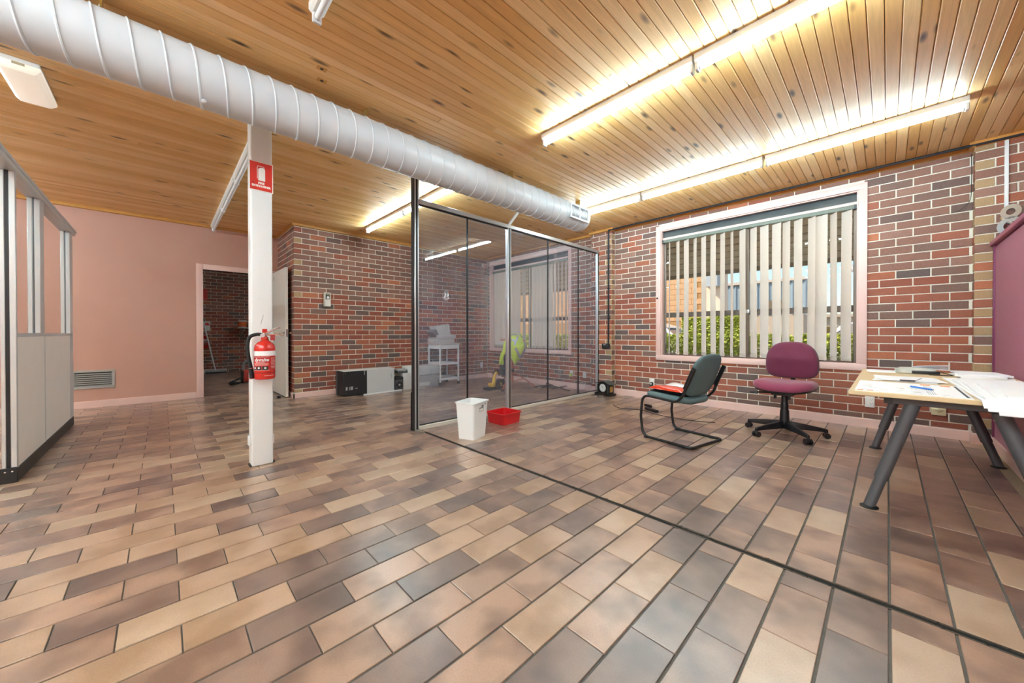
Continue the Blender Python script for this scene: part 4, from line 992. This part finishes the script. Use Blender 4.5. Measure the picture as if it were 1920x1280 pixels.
bd = MB(); prof = [(-.125, .038), (.125, .038), (.125, .175)]+[(.125*math.cos(a), .175+.045*max(0, math.cos(2*(a-PI/2))*.6+.4)*abs(math.sin(a))) for a in [k*PI/10 for k in range(1, 10)]]+[(-.125, .175)]
bd.prism(prof, -.062, .062, 'y'); bd.build('case', bk, ck, bevel=.003, seg=1)
rf = []
for k in range(13):
    x = -.155+.31*k/12; rf.append((x, .182+.046*max(0, math.cos(x/.155*PI/2))**1.6))
MB().prism(rf+[(x, z+.012) for x, z in reversed(rf)], -.08, .08, 'y').build('roof', mat('clock_roof', '#4a4b4a', .4), ck)
MB().cyl((0, -.062, .125), (0, -.067, .125), .072, n=32).build('bezel', bk, ck, smooth=True)
dl = MB().cyl((0, -.067, .125), (0, -.069, .125), .064, n=32).build('dial', mat('dial_silver', '#d6d4d2', .35), ck, smooth=True)
for k in range(12):
    a = k*PI/6; MB().bar((.047*math.sin(a), -.0695, .125+.047*math.cos(a)), (.059*math.sin(a), -.0695, .125+.059*math.cos(a)), .004, .001, (0, 1, 0)).build('hour_mark', g2_, dl)
for a, L_, w2 in ((-.45, .040, .005), (-.62, .024, .006)): MB().bar((0, -.0705, .125), (L_*math.sin(a), -.0705, .125+L_*math.cos(a)), w2, .001, (0, 1, 0)).build('hand', M_BLACK, dl)
for x in (-.105, .105): MB().cyl((x, -.066, .045), (x, -.066, .172), .010, n=10).build('pilaster', mat('clock_col', '#3a3836', .3), ck, smooth=True)
MB().box(.1252, .1262, -.035, .035, .06, .15).build('side_inlay', mat('inlay_gold', '#a87a2c', .3), ck)
MB().box(.01, .035, -.088, -.085, .036, .046).build('plaque', mat('inlay_copper', '#a5673a', .35, .5), ck)
ky = thing('screw_pile', 'little heap of silver screws and fittings on the tiles before the clock', 'screws', (-3.25, 5.06, 0)); b = MB(); random.seed(4)
for k in range(26):
    x, y = random.gauss(0, .055), random.gauss(0, .025); a = random.uniform(0, PI); b.cyl((x, y, .005), (x+.03*math.cos(a), y+.03*math.sin(a), .006), .004, n=6)
tag(b.build('screws', M_CHROME, ky), kind='stuff')

# ================================================================== chairs
oc = thing('office_chair', 'burgundy upholstered swivel chair on a black five star base', 'chair', (-.715, 4.50, 0), math.radians(-4))
# local -y is the front of the chair
bp_ = mat('chair_black', '#16161a', .38)
mar = mat('burgundy_fabric', '#6a2440', .85, sheen=.25, var=.08, scale=60); mar2 = mat('burgundy_seat', '#863450', .85, sheen=.25, var=.06, scale=60)
for k in range(5):
    a = math.radians(-118+72*k); dx, dy = math.cos(a), math.sin(a)
    L = []
    for r, z, wd, hg in ((.03, .105, .062, .07), (.16, .095, .05, .055), (.30, .080, .036, .036), (.345, .072, .030, .030)):
        c_ = Vector((dx*r, dy*r, z)); sx = Vector((-dy, dx, 0))*wd/2; up = Vector((0, 0, hg/2)); L.append([c_-sx-up, c_+sx-up, c_+sx*.6+up, c_-sx*.6+up])
    arm = MB().loft(L).build('base_arm', bp_, oc, bevel=.004, seg=2)
    c_ = Vector((dx*.335, dy*.335, 0)); sx = Vector((-dy, dx, 0))
    MB().cyl(c_+Vector((0, 0, .045)), c_+Vector((0, 0, .075)), .012, n=10).build('castor_stem', bp_, arm)
    cs = MB(); cs.cyl(c_+sx*.008+Vector((0, 0, .027)), c_+sx*.028+Vector((0, 0, .027)), .027, n=18); cs.cyl(c_-sx*.028+Vector((0, 0, .027)), c_-sx*.008+Vector((0, 0, .027)), .027, n=18); cs.cyl(c_-sx*.01+Vector((0, 0, .034)), c_+sx*.01+Vector((0, 0, .034)), .02, n=12)
    cs.build('castor', bp_, arm, smooth=True)
MB().lathe([(.042, .075), (.042, .13), (.038, .23), (.036, .25)], 24).build('column_cover', bp_, oc, smooth=True)
MB().lathe([(.032, .24), (.032, .31), (.028, .325)], 24).build('column_cover', bp_, oc, smooth=True)
MB().cyl((0, 0, .30), (0, 0, .42), .028, n=16).build('gas_column', bp_, oc, smooth=True)
MB().box(-.09, .09, -.12, .12, .405, .46).build('mechanism', bp_, oc, bevel=.01)
MB().tube(fillet([(-.05, -.02, .415), (-.20, -.06, .41), (-.235, -.10, .41)], .03), .008, 8).build('lever', bp_, oc, smooth=True); MB().box(-.27, -.20, -.125, -.09, .402, .417).build('lever_paddle', bp_, oc, bevel=.006)
for x in (-.055, .06): MB().cyl((x, -.10, .37), (x, -.10, .41), .012, n=10).build('knob', bp_, oc, smooth=True)
def cushion(wd, dp, r, zs, m, nm, par, crown=0.0, n_=6, f=None):
    L = []
    for z, s_ in zs:
        L.append([(a, b, z) for a, b in rrect(wd*s_, dp*s_, r*s_, n_)])
    b = MB().loft(L)
    if f: b.v = [Vector(f(p)) for p in b.v]
    return b.build(nm, m, par, smooth=True, angle=70)
cushion(.49, .47, .16, [(.452, .86), (.46, .95), (.482, .985)], bp_, 'seat_shell', oc, f=lambda p: (p.x, p.y, p.z-.018*max(0, -p.y-.12)/.1))
cushion(.50, .48, .17, [(.482, .97), (.495, 1.0), (.517, .995), (.534, .96), (.545, .88), (.549, .7), (.548, .45), (.543, .2)], mar2, 'seat', oc, f=lambda p: (p.x, p.y, p.z-.018*max(0, -p.y-.12)/.1-.010*(1-min(1, (p.x/.2)**2))))
# backrest, local: loops stacked along y
def back_outline(s_, n_=48):
    P = []
    for k in range(n_):
        a = 2*PI*k/n_; c_, s2_ = math.cos(a), math.sin(a)
        wtop = .232
        e1, e2 = (.72, .78) if s2_ > 0 else (.45, .5)
        x = (abs(c_)**e1)*math.copysign(1, c_)*.224*s_; z = (abs(s2_)**e2)*math.copysign(1, s2_)
        zz = z*(.195 if z > 0 else .188)*s_
        x *= (1.0-.10*max(0, z)) if z > 0 else (1.0+.045*(-z))
        if z < 0: x *= 1.0-.03*(-z)**3
        P.append((x, zz))
    return P
L = []
for d, s_ in ((.028, .94), (.018, .985), (.0, 1.0), (-.018, .985), (-.032, .94), (-.042, .84), (-.047, .66), (-.049, .45), (-.050, .2)):
    ring = []
    for x, z in back_outline(s_):
        ring.append((x, .245+d+.10*x*x*-1.2+.05*(z/.2)**2*.25-.022*math.exp(-((z-.015)/.05)**2)*(s_ < .9)*(1-(x/.24)**2), .735+z))
    L.append(ring)
MB().loft(L).build('backrest', mar, oc, smooth=True, angle=70)
L = [[(x*.99, .275+.006-.12*x*x, .735+z*.99) for x, z in back_outline(1.0)], [(x*.93, .295-.12*x*x, .735+z*.93) for x, z in back_outline(1.0)]]
MB().loft(L).build('back_shell', mat('shell_navy', '#20223a', .45), oc, smooth=True, angle=50)
MB().tube(fillet([(0, .05, .415), (0, .30, .42), (0, .315, .50), (0, .30, .70)], .06), .02, 10).build('back_stem', bp_, oc, smooth=True)

vc = thing('visitor_chair', 'grey-green cantilever visitor chair with a black tube frame', 'chair', (-1.40, 3.62, 0), math.radians(-11))
# local -x is the front
tb_ = mat('frame_black', '#141416', .35); tr = .0125; hw_ = .255
side = lambda y: [(.26, y, tr), (-.23, y, tr), (-.255, y, .20), (-.235, y, .415), (.13, y, .395), (.19, y, .46), (.285, y, .70)]
fl = fillet(side(-hw_), .085, 7); fr_ = fillet(side(hw_), .085, 7)
path = list(reversed(fl))+[Vector((.285, -hw_+.03, tr)), Vector((.285, hw_-.03, tr))]+fr_
pp_ = list(reversed(fl[1:])); 
rear = fillet([(.18, -hw_, tr), (.27, -hw_, tr), (.27, hw_, tr), (.18, hw_, tr)], .05, 6)
MB().tube(pp_+rear+fr_[1:], tr, 12).build('tube_frame', tb_, vc, smooth=True)
for y in (-hw_, hw_):
    for x in (.17, -.19): MB().box(x-.018, x+.018, y-.015, y+.015, 0, .012).build('glide', M_BLACK, vc)
    MB().bar((.205, y*.985, .52), (.292, y*.985, .715), .034, .016, (0, 1, 0)).build('back_bracket', tb_, vc)
gg = mat('grey_green_fabric', '#5d7173', .9, var=.08, scale=80)
cushion(.46, .46, .12, [(.385, .82), (.388, .94), (.40, .99), (.418, 1.0), (.434, .97), (.443, .88), (.446, .6), (.444, .3)], gg, 'seat', vc, f=lambda p: (p.x-.03, p.y, p.z+.010*(-p.x/.2)-.012*(1-min(1, (p.y/.2)**2))))
L = []
for d, s_ in ((-.022, .80), (-.018, .93), (-.006, 1.0), (.008, 1.0), (.016, .95), (.019, .8), (.02, .4)):
    ring = []
    for k in range(40):
        a = 2*PI*k/40; c_, s2_ = math.cos(a), math.sin(a)
        y = math.copysign(abs(c_)**.5, c_)*.228*s_; z = math.copysign(abs(s2_)**.62, s2_)*(.195)*s_
        if z > 0: y *= 1-.10*(z/.19)**2
        ring.append((.245+d+.36*z+.55*y*y*-1*.6, y, .635+z))
    L.append(ring)
MB().loft(L).build('backrest', gg, vc, smooth=True, angle=70)
pk = thing('parcel_bag', 'glossy red and white plastic parcel bag lying on the grey chair seat', 'bag', (-1.43, 3.60, .452), math.radians(-16))
rg = mat('bag_red', '#cf3a1c', .22, coat=.5); wg = mat('bag_clear', '#dcdce4', .2, coat=.5); bb = mat('bag_black', '#18181a', .4)
def pillow(x0, x1, y0, y1, z0, h_, m, nm, seed):
    def S(u, v, top):
        e = (1-(2*u-1)**6)*(1-(2*v-1)**6); wob = .006*math.sin(9*u+seed)*math.sin(7*v+seed*2)
        return (x0+(x1-x0)*u, y0+(y1-y0)*v, z0+(h_*e+wob*e if top else .001*e))
    b = MB(); b.grid(lambda u, v: S(u, v, 1), 12, 12); b.grid(lambda u, v: S(u, v, 0), 12, 12)
    return b.build(nm, m, pk, smooth=True, angle=60)
pillow(-.17, .17, -.16, .16, .004, .03, bb, 'black_underside', 1); pillow(-.19, .18, -.17, .0, .026, .032, rg, 'red_half', 2); pillow(-.18, .18, -.03, .17, .026, .040, wg, 'clear_half', 3)
pw = thing('power_lead', 'black power lead with plugs trailing on the floor before the brick wall', 'cable', (-2.35, 4.55, 0))
MB().tube(catmull([(-.35, .05, .008), (-.15, -.10, .008), (.1, .0, .008), (.35, -.12, .008), (.75, -.15, .008), (1.0, -.05, .008)], 8), .004, 6).build('lead', M_RUBBER, pw, smooth=True)
MB().bar((.0, .30, .02), (.12, .24, .02), .035, .032).build('plug', M_BLACK, pw, bevel=.006); MB().bar((.10, .12, .015), (.30, .02, .015), .05, .03).build('adaptor', M_BLACK, pw, bevel=.006)

# ================================================================== table
TZ = .69
tt = thing('work_table', 'light wood work table with angled grey telescopic legs', 'table', (-.155, 2.86, 0))
tw, tlen = .80, 1.80; gmt = mat('leg_grey', '#5b5c60', .38, .35)
MB().box(0, tw, 0, tlen, TZ-.024, TZ).build('tabletop', mat('maple_top', '#d8bd94', .42, var=.05, scale=7), tt, bevel=.003, seg=1)
for y in (.12, 1.69):
    MB().box(.16, tw-.16, y-.03, y+.03, TZ-.066, TZ-.024).build('cross_beam', gmt, tt, bevel=.004, seg=1)
    for x in (.16, tw-.16): MB().box(x-.018, x+.018, y-.032, y+.032, TZ-.068, TZ-.022).build('beam_cap', mat('beam_cap', '#44464b', .4), tt, bevel=.004, seg=1)
    for x0_, x1_ in ((.255, .085), (.545, .745)):
        a = Vector((x0_, y, TZ-.062)); b_ = Vector((x1_, y, .012)); mid = a+(b_-a)*.72
        lg_ = MB().cyl(a, mid, .031, n=24).build('leg', gmt, tt, smooth=True)
        MB().cyl(mid, b_, .026, n=24).build('leg_extension', gmt, lg_, smooth=True)
        MB().lathe([(.040, 0), (.042, .006), (.03, .012)], 24, (x1_, y, 0)).build('glide', M_BLACK, lg_, smooth=True)
MB().box(tw/2-.03, tw/2+.03, .15, 1.66, TZ-.06, TZ-.026).build('long_beam', gmt, tt)
wp = mat('paper_white', '#efeff2', .7); pgr = mat('print_grey_light', '#9da3ad', .7); por = mat('print_orange', '#e39a6a', .7)
pc = thing('planner_sheet', 'large white planner pad with orange and grey print at the near table edge', 'paper', (-.155, 2.86, TZ))
MB().box(.025, .455, .02, .62, 0, .004).build('pad', wp, pc)
MB().box(.435, .445, .04, .60, .004, .0043).build('edge_line', mat('line_dark', '#4c4f55', .6), pc)
random.seed(9)
for i in range(26):
    x, y = random.uniform(.04, .40), random.uniform(.05, .58); MB().box(x, x+random.uniform(.01, .05), y, y+random.uniform(.003, .008), .004, .0043).build('print_mark', por if i % 4 == 0 else pgr, pc)
for b in ((.30, .34, .54, .60), (.38, .42, .54, .60), (.035, .06, .03, .07), (.075, .10, .03, .07)): MB().box(*b, .004, .0044).build('orange_block', por, pc)
for k in range(7): MB().box(.31+.004*k, .312+.004*k, .06+.0*k, .50, .004, .0043).build('rule_line', pgr, pc) if k % 2 == 0 else None
pnn = thing('blue_pen', 'blue ballpoint pen lying on the planner pad', 'pen', (.112, 3.21, TZ+.009)); MB().cyl((-.012, .03, 0), (.068, -.075, 0), .0048, n=8).build('barrel', mat('pen_blue', '#2f78cf', .35), pnn, smooth=True); MB().cyl((.068, -.075, 0), (.073, -.081, 0), .004, .001, n=8).build('tip', M_CHROME, pnn)
def sheets(label, corner_list, z, name='paper_stack', th_=.003):
    t = thing(name, label, 'paper', (corner_list[0][0], corner_list[0][1], z)); zz = 0
    for k, (x, y, wd, ln, a) in enumerate(corner_list):
        b = MB().box(-wd/2, wd/2, -ln/2, ln/2, 0, th_); b.build('sheet', wp, t, (x-corner_list[0][0], y-corner_list[0][1], zz), math.radians(a)); zz += th_+.0004
    return t
sheets('fan of white A4 sheets in the middle of the wooden table', [(.09, 3.78, .30, .36, -4), (.085, 3.80, .30, .36, 3), (.10, 3.77, .30, .34, 8)], TZ)
cp = thing('bulldog_clip', 'small dark clip at the edge of the fanned sheets', 'clip', (.10, 3.585, TZ+.010)); MB().box(-.04, .03, -.006, .01, 0, .006).build('jaw', M_BLACK, cp); MB().tube([(.03, 0, .004), (.06, .03, .02)], .0015, 5).build('arm', M_BLACK, cp)
sheets('thin grey leaflet at the far left table corner', [(-.04, 4.46, .17, .22, 4), (-.035, 4.47, .17, .2, -2)], TZ)
dr = thing('drawing_sheets', 'spread of large white drawings hanging over the near right table edge', 'paper', (.47, 3.4, TZ))
random.seed(31)
for k, (x0_, x1_, y0_, y1_, dz_) in enumerate(((-.17, .165, -.60, .70, .0), (-.15, .165, -.62, .52, .006), (-.14, .16, -.58, .36, .012), (-.10, .165, -.63, .20, .018), (-.06, .16, -.60, .05, .023))):
    def S(u, v, top, x0_=x0_, x1_=x1_, y0_=y0_, y1_=y1_, dz_=dz_, k=k):
        x, y = x0_+(x1_-x0_)*u+.02*(v-.5)*(k-2), y0_+(y1_-y0_)*v
        z = .001+dz_+.003*math.sin(7*u+k)*math.sin(9*v+k)+.004*u
        ov = max(0, -.548-y); z -= ov*(.55+.1*k)*(1 if ov else 0)
        z = max(z, .0005) if not ov else z
        return (x, y, z+(.0045 if top else 0))
    b = MB(); b.grid(lambda u, v: S(u, v, 1), 8, 24); b.grid(lambda u, v: S(u, v, 0), 8, 24); n_ = 9*25
    rim = [i*25 for i in range(9)]+[8*25+j_ for j_ in range(1, 25)]+[i*25+24 for i in range(7, -1, -1)]+[j_ for j_ in range(23, 0, -1)]
    for a, c_ in zip(rim, rim[1:]+rim[:1]): b.f.append((a, c_, c_+n_, a+n_))
    b.build('sheet', wp, dr, smooth=True, angle=40)
sheets('crumpled white paper pile at the far right of the table', [(.48, 4.38, .24, .36, 4), (.475, 4.38, .23, .36, -4), (.48, 4.38, .22, .33, 7)], TZ, th_=.010)
hs = thing('handheld_device', 'grey handheld device with a black grip and loose leads on the table', 'device', (.16, 4.40, TZ), math.radians(6))
MB().loft([[(a, b, z) for a, b in rrect(wd, dp, .03, 4)] for z, wd, dp in ((0, .20, .13), (.01, .215, .145), (.035, .21, .14), (.05, .17, .11))]).build('body', mat('device_grey', '#b7b6ae', .45), hs, smooth=True)
MB().box(-.03, .12, -.078, -.066, .006, .030).build('grip', M_BLACK, hs, bevel=.005)
random.seed(3)
for k in range(7): MB().bar((-.03+.02*k*.3, .0, .05+.002*k), (.17, random.uniform(-.06, .06), .045+.006*k), .03, .003).build('folded_strip', mat('strip_silver', '#c4c8d0', .35, .3), hs)
MB().tube(catmull([(.13, -.02, .02), (.18, -.06, .006), (.16, -.12, .006), (.05, -.14, .006)], 5), .003, 5).build('lead', M_BLACK, hs, smooth=True)

# ================================================================== plum cabinet, ampersand
XC_ = .66
cbn = thing('plum_cabinet', 'tall plum cabinet with an overhanging top against the right brick pier', 'cabinet', (XC_, 3.4, 0))
pl1 = mat('plum_panel', '#a8687f', .38, var=.03, scale=4); pl2 = mat('plum_edge', '#7d3557', .35)
MB().box(.006, .50, 0, 1.955, .0, 1.79).build('carcass', pl1, cbn, bevel=.003, seg=1)
MB().box(-.006, .03, 1.925, 1.962, .09, 1.80).build('edge_trim', pl2, cbn, bevel=.004, seg=1)
MB().box(-.022, .52, -.01, 1.972, 1.80, 1.838).build('top', mat('plum_top', '#a0586f', .4), cbn, bevel=.004, seg=1)
MB().box(-.01, .0058, 0, 1.955, 0.0, .09).build('skirting', M_PINK, cbn, bevel=.002, seg=1)
MB().box(-.006, .006, 1.80, 1.87, .245, .30).build('wall_plate', mat('plate_e0d3ae', '#e0d3ae', .4), cbn)
am_ = thing('ampersand_ornament', 'polished chrome ampersand ornament standing on the plum cabinet', 'ornament', (.735, 5.12, 1.839), math.radians(-35))
am_.scale = (1.2, 1.2, 1.2)
ring_ = lambda cx, cz, r, n_=28: [(cx+r*math.cos(2*PI*k/n_), cz+r*math.sin(2*PI*k/n_)) for k in range(n_)]
def holed(cx, cz, ro, ri, y0, y1, nm):
    n_ = 28; a = ring_(cx, cz, ro, n_); b_ = ring_(cx, cz, ri, n_)
    L = [[(x, y0, z) for x, z in a], [(x, y1, z) for x, z in a], [(x, y1, z) for x, z in b_], [(x, y0, z) for x, z in b_], [(x, y0, z) for x, z in a]]
    return MB().loft(L, cap=False).build(nm, M_CHROME, am_, smooth=True, angle=40)
holed(.0, .062, .062, .030, -.045, .045, 'lower_bowl'); holed(.004, .158, .050, .022, -.045, .045, 'upper_bowl')
MB().bar((-.045, 0, .135), (.05, 0, .022), .024, .088, (0, 1, 0)).build('diagonal', M_CHROME, am_, bevel=.004)
MB().bar((.05, 0, .018), (.085, 0, .075), .02, .088, (0, 1, 0)).build('tail', M_CHROME, am_, bevel=.004)

# ================================================================== outside the windows
gz = -.12
tag(MB().box(-40, 30, YW+.24, 70, gz-.2, gz).build('ground_outside', mat('asphalt', '#c0b8ac', .9, var=.15, scale=3)), 'grey paved yard outside the windows', kind='structure')
# sloping slatted awning over the windows
def awning(x0, x1, label):
    t = thing('window_awning', label, 'awning', ((x0+x1)/2, 5.94, 2.60)); hx = (x1-x0)/2
    d = Vector((0, .96, -.526)); L_ = d.length; d.normalize(); nrm = Vector((0, d.z, -d.y)) * -1
    pm = mat('slat_tan', '#e0cbb0', .7, var=.1, scale=6)
    for i in range(7):
        a = d*(L_*i/7+.004); b = d*(L_*(i+1)/7-.034)
        m = MB(); m.loft([[Vector((-hx, 0, 0))+a, Vector((hx, 0, 0))+a, Vector((hx, 0, 0))+b, Vector((-hx, 0, 0))+b], [Vector((-hx, 0, .02))+a, Vector((hx, 0, .02))+a, Vector((hx, 0, .02))+b, Vector((-hx, 0, .02))+b]]); m.build('slat', pm, t)
    MB().bar((-hx, .985, -.535), (hx, .985, -.535), .05, .07).build('edge_rail', mat('edge_tan', '#9c866f', .6), t)
    for x in (-hx+.05, 0, hx-.05): MB().bar((x, -.22, .16), (x, .97, -.50), .03, .03).build('arm', mat('arm_dark', '#4b3f36', .6), t)
    MB().add([(-hx, -.2, .17), (hx, -.2, .17), (hx, .97, -.46), (-hx, .97, -.46), (-hx, -.2, .18), (hx, -.2, .18), (hx, .97, -.45), (-hx, .97, -.45)], [(0, 1, 2, 3), (7, 6, 5, 4), (0, 4, 5, 1), (1, 5, 6, 2), (2, 6, 7, 3), (3, 7, 4, 0)]).build('backing_sheet', mat('awning_sheet', '#7a6857', .8), t)
    return t
awning(-3.5, .6, 'tan slatted awning outside the big window by the chairs')
awning(-7.6, -3.62, 'tan slatted awning outside the window behind the glass')
# hedges
def hedge(name, label, x0, x1, y0, y1, z0, z1, seed, n=9000, leaf=.030, bare=.0):
    random.seed(seed)
    t = thing(name, label, 'hedge', ((x0+x1)/2, (y0+y1)/2, gz))
    V = []; F_ = []; R_ = []
    hx, hy = (x1-x0)/2, (y1-y0)/2
    for i in range(n):
        x = random.uniform(-hx, hx); y = random.uniform(-hy, hy); z = z1-gz-(z1-z0)*random.random()**1.5
        top = (z1-gz)+.05*math.sin(x*6+seed)+.03*math.sin(x*17)
        z = min(z, top)
        if random.random() < .35: y = -hy+abs(random.gauss(0, .05))
        p = Vector((x, y, z)); q = Euler((random.uniform(-1, 1), random.uniform(-1, 1), random.uniform(0, 6.28))).to_matrix(); s = leaf*random.uniform(.6, 1.3)
        o = len(V)
        for a, b in ((-.35*s, 0), (0, -s*.5), (.35*s, 0), (0, s*.9)): V.append(tuple(p+q @ Vector((a, b, 0))))
        F_.append((o, o+1, o+2, o+3)); R_.append(random.random())
    me = bpy.data.meshes.new('foliage'); me.from_pydata(V, [], F_); at = me.attributes.new('rnd', 'FLOAT', 'FACE'); at.data.foreach_set('value', R_)
    me.materials.append(M_LEAF); o = bpy.data.objects.new('foliage', me); C.objects.link(o); o.parent = t; o['kind'] = 'stuff'
    b = MB()
    for i in range(int((x1-x0)*26)):
        x, y = random.uniform(-hx, hx), random.uniform(-hy*.8, hy*.8); zt = (z0+z1)/2-gz+random.uniform(-.1, .25)
        b.tube([(x, y, 0), (x+random.uniform(-.06, .06), y, zt*.5), (x+random.uniform(-.14, .14), y+random.uniform(-.1, .1), zt)], [.009, .007, .004], 5)
    tag(b.build('stems', mat('stem_brown', '#7a5f45', .9), t), kind='stuff')
    return t
NL = NT('hedge_leaf'); rp = NL.ramp([(0, '#98a335'), (.4, '#bcc448'), (.75, '#d9db62'), (1, '#7f8a2c')]); NL.l(NL.rnd(), rp.inputs[0]); NL.l(rp.outputs[0], NL.b.inputs['Base Color']); NL.b.inputs['Roughness'].default_value = .6
M_LEAF = NL.m
hedge('box_hedge', 'clipped yellow-green hedge with bare stems outside the big window', -4.4, 1.6, 7.8, 8.45, .50, 1.0, 3, 26000, .042)
hedge('box_hedge', 'clipped yellow-green hedge outside the window behind the glass', -10.6, -4.5, 7.8, 8.45, .50, 1.0, 4, 16000, .046)
hedge('shrub', 'rounded green shrub between the parked cars beyond the hedge', -3.45, -2.2, 9.0, 9.8, .3, 1.40, 6, 14000, .05)
# buildings
tbld = thing('tan_building', 'tan block building with a pale corner pier beyond the hedge', 'building', (-9.4, 14.0, gz))
tanm = mat('tan_block', '#c4986c', .8, var=.08, scale=4)
MB().box(-9, 4.95, .012, .6, 0, 4.2).build('wall', mat('tan_joint', '#a97f4c', .9), tbld)
MB().box(4.95, 5.45, -.15, .5, 0, 4.3).build('corner_pier', mat('pale_render', '#e0c8ae', .8), tbld)
bm0 = MB().box(-.195, .195, 0, .02, -.095, .095).mesh('block'); bm0.materials.append(tanm); cnt = 0
for r in range(8, 21):
    for c_ in range(-2, 24):
        x = -4.4+.4*c_+(.2 if r % 2 else 0)
        if x > 4.72 or cnt >= 298 or x < -4.0: continue
        o = bpy.data.objects.new('block', bm0); C.objects.link(o); o.parent = tbld; o.location = (x, -.008, .1+.2*r); cnt += 1
MB().box(5.0, 5.4, -.5, -.15, 2.75, 3.6).build('rainhead', mat('rain_grey', '#a9adae', .5), tbld)
sh_ = thing('metal_shed', 'blue-grey corrugated metal shed behind the tan building', 'shed', (-5.2, 18.2, gz))
sm = mat('shed_blue', '#8d9ca3', .5); b = MB(); pr = []
xx = -2.0
while xx < 2.9: pr += [(xx, 0), (xx+.10, 0), (xx+.13, -.04), (xx+.17, -.04)]; xx += .2
b.loft([[(x, y, z) for x, y in pr+[(xx, .3), (-2.0, .3)]] for z in (1.9, 3.25)]); b.build('cladding', sm, sh_)
MB().box(-2, 2.9, .0, 6, 0, 1.9).build('base_wall', mat('shed_base', '#b9a58e', .8), sh_)
MB().loft([[(-2.05, -.1, 3.25), (2.95, -.1, 3.25), (2.95, 6, 3.6), (-2.05, 6, 3.6)], [(-2.05, -.1, 3.36), (2.95, -.1, 3.36), (2.95, 6, 3.71), (-2.05, 6, 3.71)]]).build('roof', mat('shed_roof', '#c3b39f', .6), sh_)
MB().box(1.7, 2.3, -.07, -.045, 1.95, 2.5).build('window', mat('shed_window', '#7a6a52', .3), sh_)
lb_ = thing('low_building', 'low cream building far across the yard', 'building', (1.5, 26, gz))
MB().box(-5, 8, 0, 6, 0, 2.0).build('wall', mat('cream_far', '#d2c3ab', .8), lb_); MB().box(-5.2, 8.2, -.3, 6, 2.0, 2.15).build('roof', mat('far_roof', '#b5a48f', .7), lb_)
for x in (-4.5, -2.2, .2): MB().box(x, x+1.2, -.02, 0, .6, 1.5).build('window', mat('far_window', '#6c5a34', .3), lb_)

def make_car(label, loc, rz):
    t = thing('parked_car', label, 'car', loc, rz)
    pw_ = mat('car_white', '#e9e6e0', .3, coat=.6); gl_ = mat('car_glass', '#8c8479', .1); ty = M_RUBBER
    # side profile along x, body lofted across y
    low = [(-2.1, .25), (-2.15, .55), (-2.05, .80), (-1.2, .90), (1.35, .92), (2.0, .82), (2.12, .60), (2.1, .25)]
    L = []
    for y, s_ in ((-.84, .93), (-.80, 1.0), (.80, 1.0), (.84, .93)):
        L.append([(x*(.985 if s_ < 1 else 1), y, .58+(z-.58)*s_) for x, z in low])
    MB().loft(L).build('body', pw_, t, smooth=True, angle=40, bevel=.03)
    cab = [(-1.35, .88), (-.75, 1.36), (-.35, 1.43), (.65, 1.42), (1.1, 1.28), (1.55, .90)]
    L = [[(x, s_*(.78-.28*max(0, z-.9)), z) for x, z in cab] for s_ in (-1, 1)]
    MB().loft(L).build('cabin', gl_, t, smooth=True, angle=30)
    roof = [(-.82, 1.345), (-.38, 1.435), (.66, 1.43), (1.12, 1.29)]
    L = [[(x, s_*.655, z) for x, z in roof]+[(x, s_*.655, z+.03) for x, z in reversed(roof)] for s_ in (-1, 1)]
    MB().loft(L).build('roof', pw_, t, smooth=True, angle=40)
    for s_ in (-1, 1):
        for a, b_ in (((-1.36, .87), (-.78, 1.36)), ((.12, .9), (.12, 1.42)), ((1.56, .9), (1.12, 1.29))):
            MB().bar((a[0], s_*(.79), a[1]), (b_[0], s_*(.665), b_[1]), .07, .05, (0, 1, 0)).build('pillar', pw_, t)
        for x in (-1.3, 1.3):
            MB().cyl((x, s_*.66, .30), (x, s_*.86, .30), .30, n=24).build('wheel', ty, t, smooth=True); MB().cyl((x, s_*.86, .30), (x, s_*.87, .30), .18, n=16).build('hubcap', M_ALU, t)
    return t
make_car('white sedan parked beyond the hedge, at the left of the big window', (-5.55, 10.9, gz), math.radians(3))
make_car('white hatchback parked beyond the hedge, at the right of the big window', (.45, 10.9, gz), math.radians(183))
